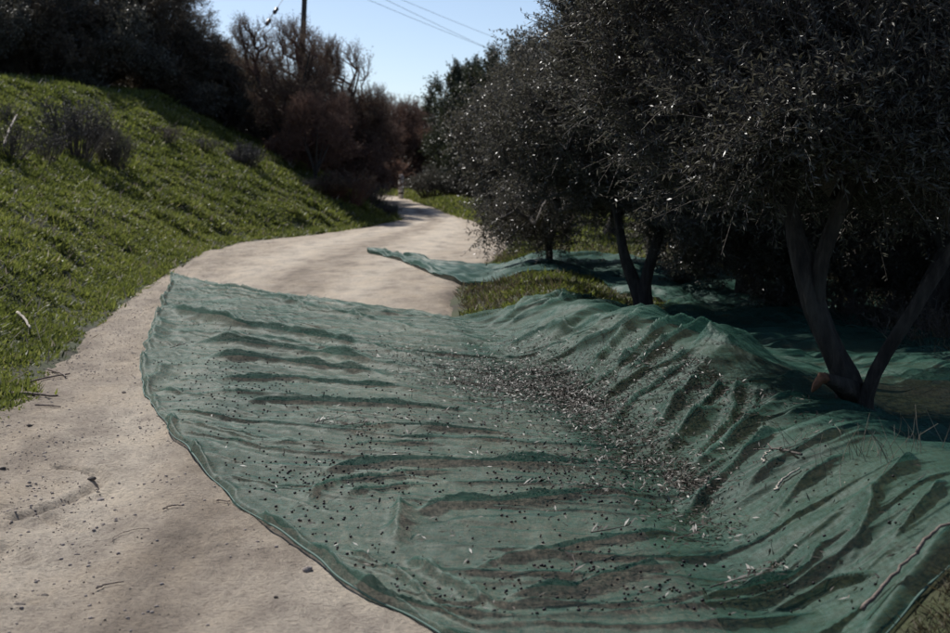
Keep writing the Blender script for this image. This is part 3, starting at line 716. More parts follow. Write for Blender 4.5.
# left crest: thin-leaved brownish olives and scrub
BRN = (M['bark'], M['twig'], M['leaf_brown']); DRK = (M['bark'], M['twig'], M['leaf'])
FLARE_RED = (M['bark'], M['flare_redtwig'], M['leaf_flare_red']); RUS = (M['bark'], M['flare_redtwig'], M['leaf_rust'])
thin = [generic(41, 4.6, 2.0, .5, 640, (.085, .026), 7, 7, 4, 1.0, .13, .010, .7, .05), generic(42, 4.2, 2.1, .3, 640, (.085, .026), 7, 7, 4, .7, .12, .010, .7, .05)]
bushy = [generic(44, 2.6, 1.8, .0, 520, (.09, .03), 7, 8, 4, .3, .07, .009, .7, .05)]
bare = [generic(43, 4.6, 1.7, .8, 800, (.065, .018), 8, 5, 5, .6, .10, .010, 1.0, -.1)]
left = [(-20, 33, 1, 0, 1.0, DRK, 'dark crest tree cut by the photo edge above the bank'), (45, 35.5, 0, 1.1, 1.0, BRN, 'brownish crest tree with low spreading limbs at the bank top'),
        (105, 35, 1, 2.2, .95, BRN, 'crest tree with several thin limbs left of the leaning crest trunk'), (150, 37, 0, 3.0, 1.0, BRN, 'brownish crest tree with leaning trunk above the round shrub'),
        (205, 38, 1, 4.2, .68, BRN, 'brown crest tree at the first dip of the skyline'), (245, 40.5, 0, 5.0, .72, RUS, 'russet crest tree left of the utility pole'),
        (20, 44, 0, 1.7, 1.25, BRN, 'tall brownish tree behind the crest at the photo corner'), (95, 46, 1, .6, 1.25, DRK, 'tall dark tree behind the crest trees'),
        (165, 47, 0, 2.5, .95, BRN, 'tree behind the leaning crest trunk, second row'), (228, 49, 1, 3.3, .82, BRN, 'brown tree in the second row left of the pole'),
        (-60, 40, 0, 3.9, 1.2, DRK, 'crest tree mostly outside the photo edge'), (275, 52, 0, .9, .95, RUS, 'russet tree in the second row behind the pole foot')]
for (pxx, d, k, rz, sc, mats, lab) in left:
    put(0, pxx, d + 8.5, lab, mats, sc*1.10, rz, thin[k], 'crest_tree', 'trees along the bank crest')
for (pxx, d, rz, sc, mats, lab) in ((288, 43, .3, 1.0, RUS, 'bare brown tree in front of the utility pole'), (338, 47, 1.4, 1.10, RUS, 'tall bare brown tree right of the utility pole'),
                              (318, 41, 3.3, .62, FLARE_RED, 'low flare-reddened thicket tree below the pole'), (355, 48, 2.6, .85, RUS, 'russet thicket tree at the edge of the grassy point'),
                              (366, 47.5, 4.3, .80, FLARE_RED, 'flare-reddened thicket tree in the middle of the thicket'), (393, 68, 5.2, 1.05, FLARE_RED, 'flare-reddened thicket tree beside the white marker post'),
                              (335, 54, 5.9, .9, FLARE_RED, 'flare-reddened thicket tree behind the tall bare tree'), (415, 72, .8, 1.0, FLARE_RED, 'flare-reddened thicket tree deepest at the bend')):
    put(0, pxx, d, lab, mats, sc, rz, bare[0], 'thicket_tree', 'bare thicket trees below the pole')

skirt = generic(45, 3.5, 1.35, .0, 900, (.060, .020), 7, 10, 4, .35, .055, .008)
put(0, 549, 19.6, 'low skirted olive tree hanging over the far pointed net', sc=1.0, rz=.4, meshes=skirt)
for (pxx, d, rz, sc, mats, lab) in ((-10, 38, 0, 1.1, DRK, 'dark scrub under the crest tree at the photo corner'), (35, 40, 1, 1.1, BRN, 'brown scrub between the two leftmost crest trees'), (70, 39, 2, 1.0, BRN, 'brown scrub below the low spreading limbs'),
        (118, 40, 3, 1.05, DRK, 'dark scrub right of the thin-limbed crest tree'), (160, 42, 4, 1.0, BRN, 'brown scrub behind the leaning crest trunk'), (195, 43, 5, 1.0, BRN, 'brown scrub under the brown crest tree'),
        (225, 42, .5, .9, DRK, 'dark scrub between brown crest tree and pole'), (258, 44, 1.5, .9, BRN, 'brown scrub left below the pole'), (285, 46, 2.5, .9, DRK, 'dark scrub at the pole foot'),
        (50, 47, 2.1, 1.3, DRK, 'dark scrub plugging the gap under the low limbs'), (262, 50, 4.1, 1.2, DRK, 'dark scrub plugging the gap left of the pole'), (46, 57, 1.1, 1.9, DRK, 'dark scrub farthest back under the low limbs'), (10, 52, 3.5, 1.6, DRK, 'tall dark scrub closing the crest at the corner'), (85, 54, 4.5, 1.6, DRK, 'tall dark scrub closing the crest behind the limbs'), (150, 56, 5.5, 1.5, DRK, 'tall dark scrub closing the crest behind the leaning trunk'),
        (215, 58, .8, 1.15, DRK, 'tall dark scrub closing the crest left of the pole'), (270, 60, 1.8, 1.3, DRK, 'tall dark scrub closing the crest behind the pole')):
    put(0, pxx, d + 2.5, lab, mats, sc, rz, bushy[0], 'scrub_bush', 'scrub filling the bank crest', 'bush')
for (pxx, d, rz, sc, mats, lab) in ((312, 43, 0, .85, FLARE_RED, 'flare-reddened scrub below the pole at the bank end'), (335, 46, 1, .9, FLARE_RED, 'flare-reddened scrub under the tall bare tree'), (352, 50, 2, 1.0, FLARE_RED, 'flare-reddened scrub at the heart of the thicket'), (360, 45.5, 3, .62, FLARE_RED, 'flare-reddened scrub behind the grassy point'), (402, 68, 4, 1.2, FLARE_RED, 'flare-reddened scrub beside the far bend'),
        (422, 74, 5, 1.3, FLARE_RED, 'dark flare-reddened scrub closing the bend'), (432, 86, .5, 1.6, DRK, 'dark scrub closing the far end of the track'), (395, 82, 1.5, 1.6, DRK, 'dark scrub behind the flare-reddened thicket'), (365, 70, 2.5, 1.5, DRK, 'dark scrub behind the tall bare tree'), (462, 78, 3.5, 1.5, DRK, 'dark scrub right of the far bend'), (330, 66, 4.5, 1.5, DRK, 'dark scrub behind the pole and thicket'), (492, 66, .4, 1.3, DRK, 'dark scrub under the slim evergreens'), (446, 74, 2.2, 1.2, DRK, 'dark scrub left of the slim evergreens')):
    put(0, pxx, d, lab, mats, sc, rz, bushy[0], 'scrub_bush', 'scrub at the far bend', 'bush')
for (x, d, rz, sc, lab) in ((3.3, 16.3, .7, .62, 'low dark scrub bush beside the thin trunk'), (3.9, 13.2, 1.7, .55, 'low dark scrub bush between thin trunk and near olive'), (5.0, 12.4, 2.7, .60, 'low dark scrub bush behind the near forked trunk'), (5.4, 9.8, 3.7, .50, 'low dark scrub bush under the slanting stem'), (7.5, 22, 0, 1.1, 'dark scrub bush low behind the thin trunk'), (5.6, 17, 1, .8, 'dark scrub bush low behind the slanting stem'), (9.5, 24, 2, 1.2, 'dark scrub bush at the back of the grove'), (4.8, 26, 3, 1.0, 'dark scrub bush behind the forked olive'), (11.5, 30, 4, 1.5, 'dark scrub bush at the far photo edge'), (7.2, 34, 5, 1.5, 'dark scrub bush farthest back in the grove')):
    put(0, 0, d, lab, DRK, sc, rz, bushy[0], 'scrub_bush', 'scrub in the grove', 'bush', x=x)

# ------------------------------------------------------------------ shrubs
def shrub_mesh(seed, h, r, n=60, per=26, leaf=(.035, .012), upright=.8, thick=.005):
    g = np.random.default_rng(seed)
    a = g.random(n)*6.283; q = np.sqrt(g.random(n))
    base = np.stack([np.cos(a)*q*r*.35, np.sin(a)*q*r*.35, np.zeros(n) - .03], -1)
    tip = np.stack([np.cos(a)*q*r, np.sin(a)*q*r, h*(1 - .55*q**2*(1-upright))*(.6 + .45*g.random(n))], -1)
    mid = (base + tip)/2 + np.stack([np.cos(a)*q*r*.15, np.sin(a)*q*r*.15, h*.10*np.ones(n)], -1) + .04*g.normal(size=(n, 3))
    # side twigs
    k2 = np.repeat(np.arange(n), 5); tt = .3 + .65*g.random(n*5)
    s0 = np.where((tt < .5)[:, None], base[k2] + (mid-base)[k2]*(tt*2)[:, None], mid[k2] + (tip-mid)[k2]*(tt*2-1)[:, None])
    s1 = s0 + (unit(n*5, g)*.6 + (tip-mid)[k2]/(np.linalg.norm((tip-mid)[k2], axis=1)[:, None])*.8)*h*.22
    br = join([prisms(base, mid, thick, thick*.8, 4), prisms(mid, tip, thick*.8, thick*.35, 4), prisms(s0, s1, thick*.55, thick*.25, 3)])
    k3 = g.integers(0, n*5, n*per); t3 = g.random(n*per)
    P = s0[k3] + (s1-s0)[k3]*t3[:, None]
    V, F = leaf_quads(P, unit(n*per, g) + np.array([0, 0, .6]), unit(n*per, g), leaf[0]*(.6 + .8*g.random(n*per)), leaf[1]*(.6 + .8*g.random(n*per)))
    return mesh_np('stems', *br), mesh_np('foliage', V, F, False, np.repeat(g.random(n*per), 4))
shr = [shrub_mesh(51, .95, .55, 110, 45, upright=.85), shrub_mesh(52, .75, .55, 120, 90, (.032, .011), .2), shrub_mesh(53, .6, .5, 60, 24, (.03, .01), .5)]
def put_shrub(k, pxx, pyy, sc, label, mats=('twig', 'leaf_grey'), rz=0, group='shrubs on the bank', sink=.03):
    p = px((pxx, pyy))[0]; o = empty('shrub', (p[0], p[1], gz(*p) - sink), rz, sc, label=label, category='shrub', group=group)
    link_m('stems', shr[k][0], M[mats[0]], o)
    link_m('foliage', shr[k][1], M[mats[1]], o, kind='stuff'); return o
put_shrub(0, 76, 160, (1.6, 1.4, 1.45), 'upright grey shrub, tallest of the cluster on the bank')
put_shrub(1, 116, 169, (.85, .85, 1.35), 'round dark shrub at the lower end of the bank cluster', ('twig', 'leaf'), 1)
put_shrub(2, 44, 162, (1.1, 1.1, 1.2), 'pale grey shrub low beside the tallest bank shrub', rz=2)
put_shrub(2, 8, 158, (1.2, 1.2, 1.3), 'grey shrub with bleached stalk at the photo edge', rz=.6)
put_shrub(2, 0, 122, (1.2, 1.2, .9), 'grey shrub above the others near the crest', rz=4)
put_shrub(1, 95, 148, (1.0, .9, .8), 'broad grey shrub between upright and round shrubs', rz=3.1)
put_shrub(1, 245, 168, (1.1, 1.1, 1.0), 'dark shrub alone midway up the bank', ('twig', 'leaf_grey'), 2.4)
put_shrub(2, 305, 190, (.8, .8, .6), 'small grey shrub low on the bank before the thicket', rz=1.9)
put_shrub(2, 165, 142, (1.5, 1.2, .8), 'brown scrub at the foot of the leaning crest trunk', ('twig', 'leaf_brown'), 1.2)
put_shrub(2, 205, 150, (1.5, 1.2, .7), 'grey scrub under the brown crest tree', rz=5.2)
put_shrub(0, 352, 205, (1.5, 1.4, 1.1), 'brown twiggy shrub on the grassy point at the bend', ('flare_redtwig', 'leaf_brown'), .2)
put_shrub(0, 372, 208, (1.2, 1.2, .85), 'grey twiggy shrub at the tip of the grassy point', rz=2.8)
put_shrub(1, 385, 216, (1.0, 1.0, .6), 'low grey shrub touching the track at the bend', rz=.9)
put_shrub(1, 330, 196, (1.4, 1.4, 1.0), 'brown shrub at the thicket foot', ('flare_redtwig', 'leaf_brown'), 3.9)
put_shrub(1, 432, 198, (2.0, 1.8, 1.7), 'dark bush on the verge across the bend', ('twig', 'leaf'), 1.1)
put_shrub(1, 464, 199, (2.0, 1.8, 1.3), 'low dark bush right of the bush on the far verge', ('twig', 'leaf'), 2.1)
for i, (pxx, pyy, lab) in enumerate(((880, 330, 'dry scrub in shade behind the slanting stem'), (935, 345, 'dry scrub in shade at the photo edge behind the nets'), (840, 318, 'dry scrub right of the thin dark trunk'), (500, 222, 'low shrub where the verge meets the low olive'))):
    put_shrub(2, pxx, pyy, (1.3, 1.3, .7), lab, ('twig', 'leaf_brown' if i < 3 else 'leaf'), i*1.3, 'scrub in the grove')

# ------------------------------------------------------------------ grass
def inpoly(x, y, poly):
    r = np.zeros(len(x), bool); n = len(poly)
    for i in range(n):
        x0, y0 = poly[i]; x1, y1 = poly[(i+1) % n]
        c = ((y0 > y) != (y1 > y)) & (x < (x1-x0)*(y-y0)/(y1-y0+1e-9) + x0); r ^= c
    return r
def tufts(name, P, hgt, wid, blades, mat, seed, label, lean=.6, bias=0., zf=None):
    g = np.random.default_rng(seed); n = len(P); k = np.repeat(np.arange(n), blades)
    zz = (zf or H)(P[:, 0], P[:, 1]); base = np.column_stack([P, zz - .015])[k]
    base[:, :2] += g.normal(size=(n*blades, 2))*(hgt[k]*.45)[:, None]
    D = g.normal(size=(n*blades, 3))*lean; D[:, 2] = .55 + .5*g.random(n*blades)
    L = hgt[k]*(.6 + .7*g.random(n*blades)); W = wid[k]*(.7 + .6*g.random(n*blades))
    V, F = leaf_quads(base, D, unit(n*blades, g) + np.array([0, 0, .4]), L, W, .1)
    tone = np.clip(.46 + .22*fbm(P[:, 0]*.8, P[:, 1]*.8, seed, 3) + bias, 0, 1)[k] + .17*g.normal(size=n*blades)
    dead = g.random(n*blades) < .03
    tone = np.where(dead, 1, np.clip(tone, 0, .9))
    return link(name, mesh_np(name, V, F, False, np.repeat(tone, 4)), mat, kind='stuff', label=label, category='grass')
def bank_points(n, seed):
    """denser towards the track, thinning up the bank; patchy"""
    g = np.random.default_rng(seed)
    y = 5 + 42*g.random(n*5)**1.35; s = 11.5*g.random(n*5)**1.15
    x = XL(y) + .06*g.normal(size=len(y)) + .20*fbm(y*1.1, y*0 + 2, 171, 3) - s
    # keep what the place shows: near the track everywhere, farther up where the slope is open
    ok = (x > -.42*y - 1.5) & (x < XL(y) + .30)
    patch = fbm(x*1.5, y*1.5, 131, 3) + .35*smooth(.3, 1.2, s) + .25*g.normal(size=len(y))
    ok &= patch > -.30
    return np.stack([x, y], -1)[ok][:n]
Pb = bank_points(98000, 5)
dist = np.hypot(Pb[:, 0], Pb[:, 1]); lump = .6 + .75*smooth(-.35, .45, fbm(Pb[:, 0]*1.7, Pb[:, 1]*1.7, 133, 2))
tufts('grass', Pb, (.050 + .0019*dist)*lump, .0075 + .00065*dist, 9, M['grass'], 61, 'short green grass and clover covering the left bank', .85)
g_ = np.random.default_rng(8)
y = 12.5 + 38*g_.random(26000)**1.6; x = XR(y) + .02 + np.abs(g_.normal(size=26000))*1.6
ok = (x < 8) & (fbm(x*1.9, y*1.9, 141, 3) + .22*g_.normal(size=26000) > .02)
for po in NET_POLYS: ok &= ~inpoly(x, y, po[::3])
Pv = np.stack([x, y], -1)[ok]; dv = Pv[:, 1]
tufts('grass', Pv, (.045 + .0018*dv)*(.5 + 1.0*g_.random(len(Pv))), .007 + .0007*dv, 8, M['grass'], 62, 'patchy green grass on the verge right of the track', .8, -.10)
y = 12.5 + 14*g_.random(2600); x = XR(y) + np.abs(g_.normal(size=2600))*1.3; ok = fbm(x*1.9, y*1.9, 141, 3) < .10
for po in NET_POLYS: ok &= ~inpoly(x, y, po[::3])
Pw = np.stack([x, y], -1)[ok]
tufts('grass', Pw, .06 + .10*g_.random(len(Pw)), .006 + .0005*Pw[:, 1], 6, M['drygrass'], 67, 'dry brown stalks mixed into the verge grass', .7)
x = 2.3 + 8*g_.random(9000)**1.3; y = 4.0 + 22*g_.random(9000)
Pd = np.stack([x, y], -1); Pd = Pd[Pd[:, 0] > 3.6]
q_ = np.stack([1.25 + 1.6*g_.random(6500), 3.5 + 1.9*g_.random(6500)], -1); q_ = q_[q_[:, 1] < 4.25 + (q_[:, 0] - 1.3)*.8]; PQ = q_[~inpoly(q_[:, 0], q_[:, 1], NET_POLYS[0]) & ~inpoly(q_[:, 0] - .05, q_[:, 1] + .05, NET_POLYS[0])]
tufts('grass', Pd, .10 + .12*g_.random(len(Pd)), .007 + .0006*Pd[:, 1], 7, M['drygrass'], 63, 'dry brownish grass in the shade under the olive trees', .5)
y = 36 + 45*g_.random(9000)**1.3; x = XR(y) - .1 + 5*g_.random(9000)**1.3
tufts('grass', np.stack([x, y], -1), .10 + .1*g_.random(9000), .045 + 0*y, 6, M['grass'], 64, 'bright green grass beyond the far bend', .6, .12)
tufts('grass', PQ, .03 + .05*g_.random(len(PQ)), .0045 + 0*PQ[:, 0], 7, M['drygrass'], 66, 'low dark dry grass below the front corner of the net', 1.2, -.3)
# tall dead stalks among the bank grass
Ps = Pb[rng.integers(0, len(Pb), 700)]
tufts('grass', Ps, .14 + .14*rng.random(700), .006 + .0006*np.hypot(Ps[:, 0], Ps[:, 1]), 4, M['straw'], 65, 'bleached dead stalks standing in the bank grass', .8)

# ------------------------------------------------------------------ pole, wires, marker
pd_ = 55.; ptop = 10.3; pb = at(297, 180, pd_); pt = at(304.5, 0, pd_)
dirv = (pt - pb)/(pt[2] - pb[2]); zb = gz(pb[0], pd_) - .5
pbase = pb + dirv*(zb - pb[2]); ptp = pb + dirv*(ptop - pb[2])
pole = empty('utility_pole', pbase, label='weathered wooden utility pole rising behind the bare brown trees', category='pole')
V, F = tube(resample(np.array([[0, 0, 0], ptp - pbase]), 24), np.linspace(.15, .10, 24), 14, .04, 3)
link('shaft', mesh_np('shaft', V, F, True), M['pole'], pole)
ca = ptp - pbase - np.array([0, 0, .55]); wd = np.array([.72, .69, 0]); cross = np.array([-.69, .72, 0])
V, F = tube(resample(np.array([ca - cross*.9 + [0, -.14, 0], ca + cross*.9 + [0, -.14, 0]]), 5), np.full(5, .06), 4, 0, 1)
arm = link('crossarm', mesh_np('crossarm', V, F), M['pole'], pole)
heads = []
for s, up_ in ((-.7, .05), (.7, .05), (0, .40)):
    b = ca + cross*s + np.array([0, -.14 if s else 0, up_]); V, F = tube(np.array([b, b + [0, 0, .06], b + [0, 0, .10], b + [0, 0, .16], b + [0, 0, .2]]), [.02, .05, .03, .055, .02], 10)
    link('insulator', mesh_np('insulator', V, F, True), M['ceramic'], arm); heads.append(pbase + b + [0, 0, .2])
def wire(name, a, b, sag, r, label, mat='wire', **kw):
    t = np.linspace(0, 1, 60)[:, None]; P = a + (b - a)*t; P[:, 2] -= sag*4*(t*(1-t))[:, 0]
    V, F = tube(P, r, 5, 0, 0); return link(name, mesh_np(name, V, F, True), M[mat], label=label, category='wire', **kw)
ends_ = [at(640, 107, 150.), at(645, 99, 152.), at(655, 90, 154.)]
for k, (h_, e_) in enumerate(zip(heads, ends_)):
    wire('power_line', h_, e_, .6, .010, ['lowest power line crossing the sky right of the pole', 'middle power line crossing the sky right of the pole', 'highest power line crossing the sky right of the pole'][k], group='power lines')
ga = pbase + (ptp - pbase)*.985; gq = at(262, 18, 52.); gb = gq + (gq - ga)*1.2; gb[2] = gz(gb[0], gb[1])
gw = wire('guy_wire', ga, gb, 0.0, .012, 'guy wire slanting down left of the pole with two dark insulators')
for pp in ((262, 18), (274.5, 10)):
    d_ = (gb - ga)/np.linalg.norm(gb - ga); ax = at(pp[0], pp[1], 1.) - np.array([0, 0, EYE]); o_ = np.array([0, 0, EYE])
    # point of the wire nearest to that sight line
    w0 = ga - o_; a_, b_, c_ = d_@d_, d_@ax, ax@ax; t_ = (b_*(ax@w0) - c_*(d_@w0))/(a_*c_ - b_*b_); q = ga + d_*t_
    V, F = tube(np.array([q + d_*s for s in (-.20, -.12, 0, .12, .20)]), [.03, .09, .075, .09, .03], 10); link('insulator', mesh_np('insulator', V, F, True), M['ceramic'], gw)
mp = px((401, 199))[0]; mz = gz(*mp)
mk = empty('marker_post', (mp[0], mp[1], mz), label='short white marker post at the far bend', category='post')
V, F = tube(np.array([[0, 0, -.1], [0, 0, .4], [.01, 0, .98], [.01, 0, 1.02]]), [.11, .11, .105, .05], 10); link('post', mesh_np('post', V, F, True), M['paint'], mk)
V, F = tube(np.array([[0, 0, .20], [0, 0, .28]]), [.115, .115], 10); link('band', mesh_np('band', V, F, True), M['clod'], mk)

# ------------------------------------------------------------------ olives, leaves and twigs lying on the net
t0 = (1 + 5**.5)/2
ICO = np.array([(-1, t0, 0), (1, t0, 0), (-1, -t0, 0), (1, -t0, 0), (0, -1, t0), (0, 1, t0), (0, -1, -t0), (0, 1, -t0), (t0, 0, -1), (t0, 0, 1), (-t0, 0, -1), (-t0, 0, 1)])/math.hypot(1, t0)
ICF = np.array([(0, 11, 5), (0, 5, 1), (0, 1, 7), (0, 7, 10), (0, 10, 11), (1, 5, 9), (5, 11, 4), (11, 10, 2), (10, 7, 6), (7, 1, 8), (3, 9, 4), (3, 4, 2), (3, 2, 6), (3, 6, 8), (3, 8, 9), (4, 9, 5), (2, 4, 11), (6, 2, 10), (8, 6, 7), (9, 8, 1)])
ol_me = mesh_np('olive', ICO*np.array([.0056, .0056, .0074]), ICF, True); ol_me.materials.append(M['olive'])
g3 = np.random.default_rng(77)
NETPX = [(180, 283), (455, 326), (560, 305), (640, 330), (730, 392), (830, 430), (940, 470), (935, 540), (860, 625), (600, 633), (440, 628), (300, 545), (200, 462), (155, 395), (152, 350)]
def scatter(n, clusters, uni):
    """world points on the net from picture-space densities: clusters (px,py,sx,sy,weight,angle) plus an even share over the net"""
    w = np.array([c[4] for c in clusters] + [uni]); w = w/w.sum(); X = []
    for c, k in zip(clusters, (w[:-1]*n).astype(int)):
        a = g3.normal(size=k)*c[2]; b = g3.normal(size=k)*c[3]; ca_, sa_ = math.cos(R(c[5])), math.sin(R(c[5]))
        X.append(np.stack([c[0] + a*ca_ - b*sa_, c[1] + a*sa_ + b*ca_], -1))
    k = int(w[-1]*n*2.2); q = np.stack([150 + 800*g3.random(k), 280 + 350*g3.random(k)**.8], -1); X.append(q)
    X = np.vstack(X); X = X[inpoly(X[:, 0], X[:, 1], NETPX)]
    return hit(X[:, 0], X[:, 1], n=260)
OCL = [(230, 370, 40, 25, 1, 10), (200, 320, 25, 12, .5, 10), (420, 420, 80, 25, 1, 5), (280, 440, 50, 30, .9, 20), (560, 470, 60, 20, .8, 0), (360, 480, 50, 20, .6, 0), (500, 500, 60, 15, .5, 0), (680, 590, 40, 20, .4, -20), (540, 590, 50, 15, .4, 0), (760, 600, 25, 10, .3, -10), (330, 350, 70, 12, .7, 8)]
Po = scatter(3300, OCL, 2.6)
zo = neton(Po[:, 0], Po[:, 1]) + .0035
# settle into the hollows between folds
keep = (folds(Po[:, 0], Po[:, 1]) < .025) & ((Po[:, 0] - XR(Po[:, 1]) < .15) | (g3.random(len(Po)) < .22)) & (vnoise(Po[:, 0]*2.2, Po[:, 1]*1.6, 403) + .5*g3.normal(size=len(Po)) > -.15); Po, zo = Po[keep], zo[keep]
order = np.argsort(Po[:, 1]); 
for i in order[:300]:
    o = bpy.data.objects.new('olive', ol_me); C.objects.link(o); o.location = (Po[i, 0], Po[i, 1], zo[i])
    o.rotation_euler = (1.57 + .3*g3.normal(), .3*g3.normal(), 6.28*g3.random()); s_ = .6 + .55*g3.random(); o.scale = (s_, s_, s_)
    o['label'] = 'small black ripe olive lying on the nearest part of the net'; o['category'] = 'olive'; o['group'] = 'loose olives on the near net'
def many(name, Vt, Ft, P, z, mat, label, cat, smin=.8, smax=1.3):
    n = len(P); a = 6.283*g3.random(n); s_ = (smin + (smax-smin)*g3.random(n))[:, None]
    Vx = Vt[None, :, :]*s_[..., None]; c, s2 = np.cos(a)[:, None], np.sin(a)[:, None]
    V = np.stack([Vx[..., 0]*c - Vx[..., 1]*s2, Vx[..., 0]*s2 + Vx[..., 1]*c, Vx[..., 2]], -1) + np.column_stack([P, z])[:, None]
    F = (np.arange(n)*len(Vt))[:, None, None] + Ft[None]
    return link(name, mesh_np(name, V.reshape(-1, 3), F.reshape(-1, Ft.shape[1]), True), mat, kind='stuff', label=label, category=cat)
rest = order[300:]
many('olives', (ICO*np.array([.0074, .0056, .0056])), ICF, Po[rest], zo[rest], M['olive'], 'scattered black olives over the farther part of the net', 'olives', .65, 1.2)
LCL = [(470, 383, 40, 13, 5, 8), (525, 388, 32, 15, 9, 5), (575, 405, 28, 14, 8, 30), (620, 440, 40, 20, 3.2, 35), (665, 470, 34, 18, 2.0, 35), (690, 492, 16, 8, 1.0, 30), (400, 362, 60, 10, 1.2, 8),
       (520, 352, 40, 6, .7, 5), (350, 345, 60, 10, .4, 8), (660, 360, 40, 18, 2.2, 15), (710, 395, 28, 16, 1.3, 30), (640, 390, 40, 16, 2.2, 20), (700, 350, 30, 12, 1.0, 10), (740, 435, 20, 8, .5, -30), (600, 470, 60, 8, 1.4, 3),
       (480, 430, 70, 10, .8, 5), (660, 520, 30, 12, .4, 20), (710, 540, 20, 10, .3, 0), (330, 430, 12, 5, .12, 0), (360, 438, 10, 5, .12, 0), (595, 500, 25, 5, .4, 0), (760, 590, 16, 7, .25, -20), (830, 420, 40, 8, .5, 5)]
Pl = scatter(17000, LCL, .9)
f_ = folds(Pl[:, 0], Pl[:, 1]); keep = (f_ < .05) | (g3.random(len(Pl)) < .25); Pl = Pl[keep]
n = len(Pl); zl_ = neton(Pl[:, 0], Pl[:, 1]) + .006 + .028*g3.random(n)**2
Dl = g3.normal(size=(n, 3)); Dl[:, 2] *= .28; Nl = unit(n, g3)*.55 + np.array([0, 0, 1.])
V, F = leaf_quads(np.column_stack([Pl, zl_]), Dl, Nl, .022 + .026*g3.random(n), .006 + .0045*g3.random(n), .16)
tn = np.clip(g3.random(n)**2.8*.95 + .04*g3.normal(size=n), 0, 1)
link('leaf_litter', mesh_np('leaf_litter', V, F, False, np.repeat(tn, 4)), M['litter'], kind='stuff', label='brown and silvery olive leaves heaped in the crease of the net', category='leaves')
# dark bits of twig mixed in
n = 900; Pt = scatter(n, LCL, 1.5); n = len(Pt); zt = neton(Pt[:, 0], Pt[:, 1]) + .008; d_ = g3.normal(size=(n, 3)); d_[:, 2] = .2*np.abs(d_[:, 2]); d_ *= .03
V, F = prisms(np.column_stack([Pt, zt]) - d_*.5, np.column_stack([Pt, zt]) + d_, .0022, .0012, 3)
link('twig_litter', mesh_np('twig_litter', V, F), M['clod'], kind='stuff', label='dark broken twig bits scattered over the net', category='twigs')
# single leafy sprigs one can pick out on the bare net
def sprig(pxx, pyy, L, ang, nl, label, seed, mat='litter'):
    g = np.random.default_rng(seed); p = px((pxx, pyy))[0]; z = float(neton(np.array([p[0]]), np.array([p[1]]))[0])
    o = empty('olive_sprig', (p[0], p[1], z + .006), R(ang), label=label, category='sprig', group='leafy sprigs fallen on the net')
    P = resample(np.array([[-L/2, 0, .004], [0, .012*g.normal(), .018], [L/2, 0, .03]]), 8)
    V, F = tube(P, np.linspace(.0032, .0016, 8), 5); link('stem', mesh_np('stem', V, F, True), M['clod'], o)
    t = g.random(nl); Q = np.stack([np.interp(t, np.linspace(0, 1, 8), P[:, k]) for k in range(3)], -1)
    for q in Q:
        dd = np.array([[.7, g.choice([-1, 1])*.8, .25 + .4*g.random()]])
        V, F = leaf_quads(np.zeros((1, 3)), dd, np.array([[0, 0, 1.]]) + unit(1, g)*.4, .045 + .02*g.random(), .012, .15)
        link('leaf', mesh_np('leaf', V + q, F, False, np.full(4, g.random()**2*.8)), M[mat], o)
    return o
for i, a in enumerate([(178, 352, .14, 30, 5, 'tiny sprig on the net near its left rounded edge'), (328, 431, .16, 20, 7, 'leafy sprig on the bare net, left of its twin'), (357, 438, .16, -10, 7, 'leafy sprig on the bare net, right of its twin'),
                       (408, 443, .13, 60, 5, 'small sprig on the net below the leaf heap'), (572, 590, .18, 85, 4, 'bare sprig standing against a near fold of the net'), (775, 468, .22, -40, 6, 'dark sprig halfway up the near net hump'),
                       (610, 545, .16, 5, 8, 'flat leafy sprig lying low on the near net'), (533, 500, .13, -20, 6, 'small leafy sprig just under the long fold'), (735, 605, .17, 12, 8, 'leafy sprig near the lower middle of the net'),
                       (690, 545, .15, 35, 7, 'leafy sprig at the foot of the net hump'), (450, 420, .12, -30, 5, 'dark sprig on a fold below the leaf heap'), (245, 352, .15, 0, 5, 'sprig caught on a fold of the left net')]):
    sprig(*a, seed=300+i)

# ------------------------------------------------------------------ sticks, stones, stalks
def stick(p0, p1, r, mat, label, on, seed, lift=.008, name='stick', bend=.02):
    p0, p1 = px(p0)[0], px(p1)[0]; P = resample(np.array([p0, p1]), 14); g = np.random.default_rng(seed)
    nrm = np.array([-(p1-p0)[1], (p1-p0)[0]]); nrm /= np.linalg.norm(nrm) + 1e-9
    P = P + nrm*(np.sin(np.linspace(0, math.pi, 14))*bend + .004*g.normal(size=14))[:, None]
    z = np.maximum.accumulate(on(P[:, 0], P[:, 1])*0 + on(P[:, 0], P[:, 1])) if False else on(P[:, 0], P[:, 1])
    z = soften(z[:, None], 6)[:, 0] + lift + r*.6
    Q = np.column_stack([P, z]); c = Q[0].copy()
    V, F = tube(Q - c, np.linspace(r, r*.55, 14), 6, .2, seed)
    return link(name, mesh_np(name, V, F, True), M[mat], label=label, category='stick', **{}) , c
def stick_at(*a, **k):
    o, c = stick(*a, **k); o.location = c; return o
stick_at((97, 597), (124, 590), .004, 'stick', 'thin grey stick lying on the bare track near the front', surf, 1)
stick_at((163, 516), (184, 512), .0035, 'stick', 'short stick on the track beside the pebble-free sand', surf, 2)
stick_at((217, 504), (228, 507), .0035, 'stick', 'tiny twig on the track close to the net edge', surf, 3)
stick_at((112, 546), (150, 534), .002, 'stick', 'thin curved twig in the middle of the bare track', surf, 4, bend=.05)
stick_at((12, 396), (57, 400), .014, 'stick', 'dark branch at the foot of the grassy bank', surf, 5)
stick_at((20, 386), (70, 378), .010, 'stick', 'forked twig against the bank foot above the dark branch', surf, 6)
stick_at((48, 372), (66, 381), .010, 'stick', 'short dark twig crossing the bank foot', surf, 7)
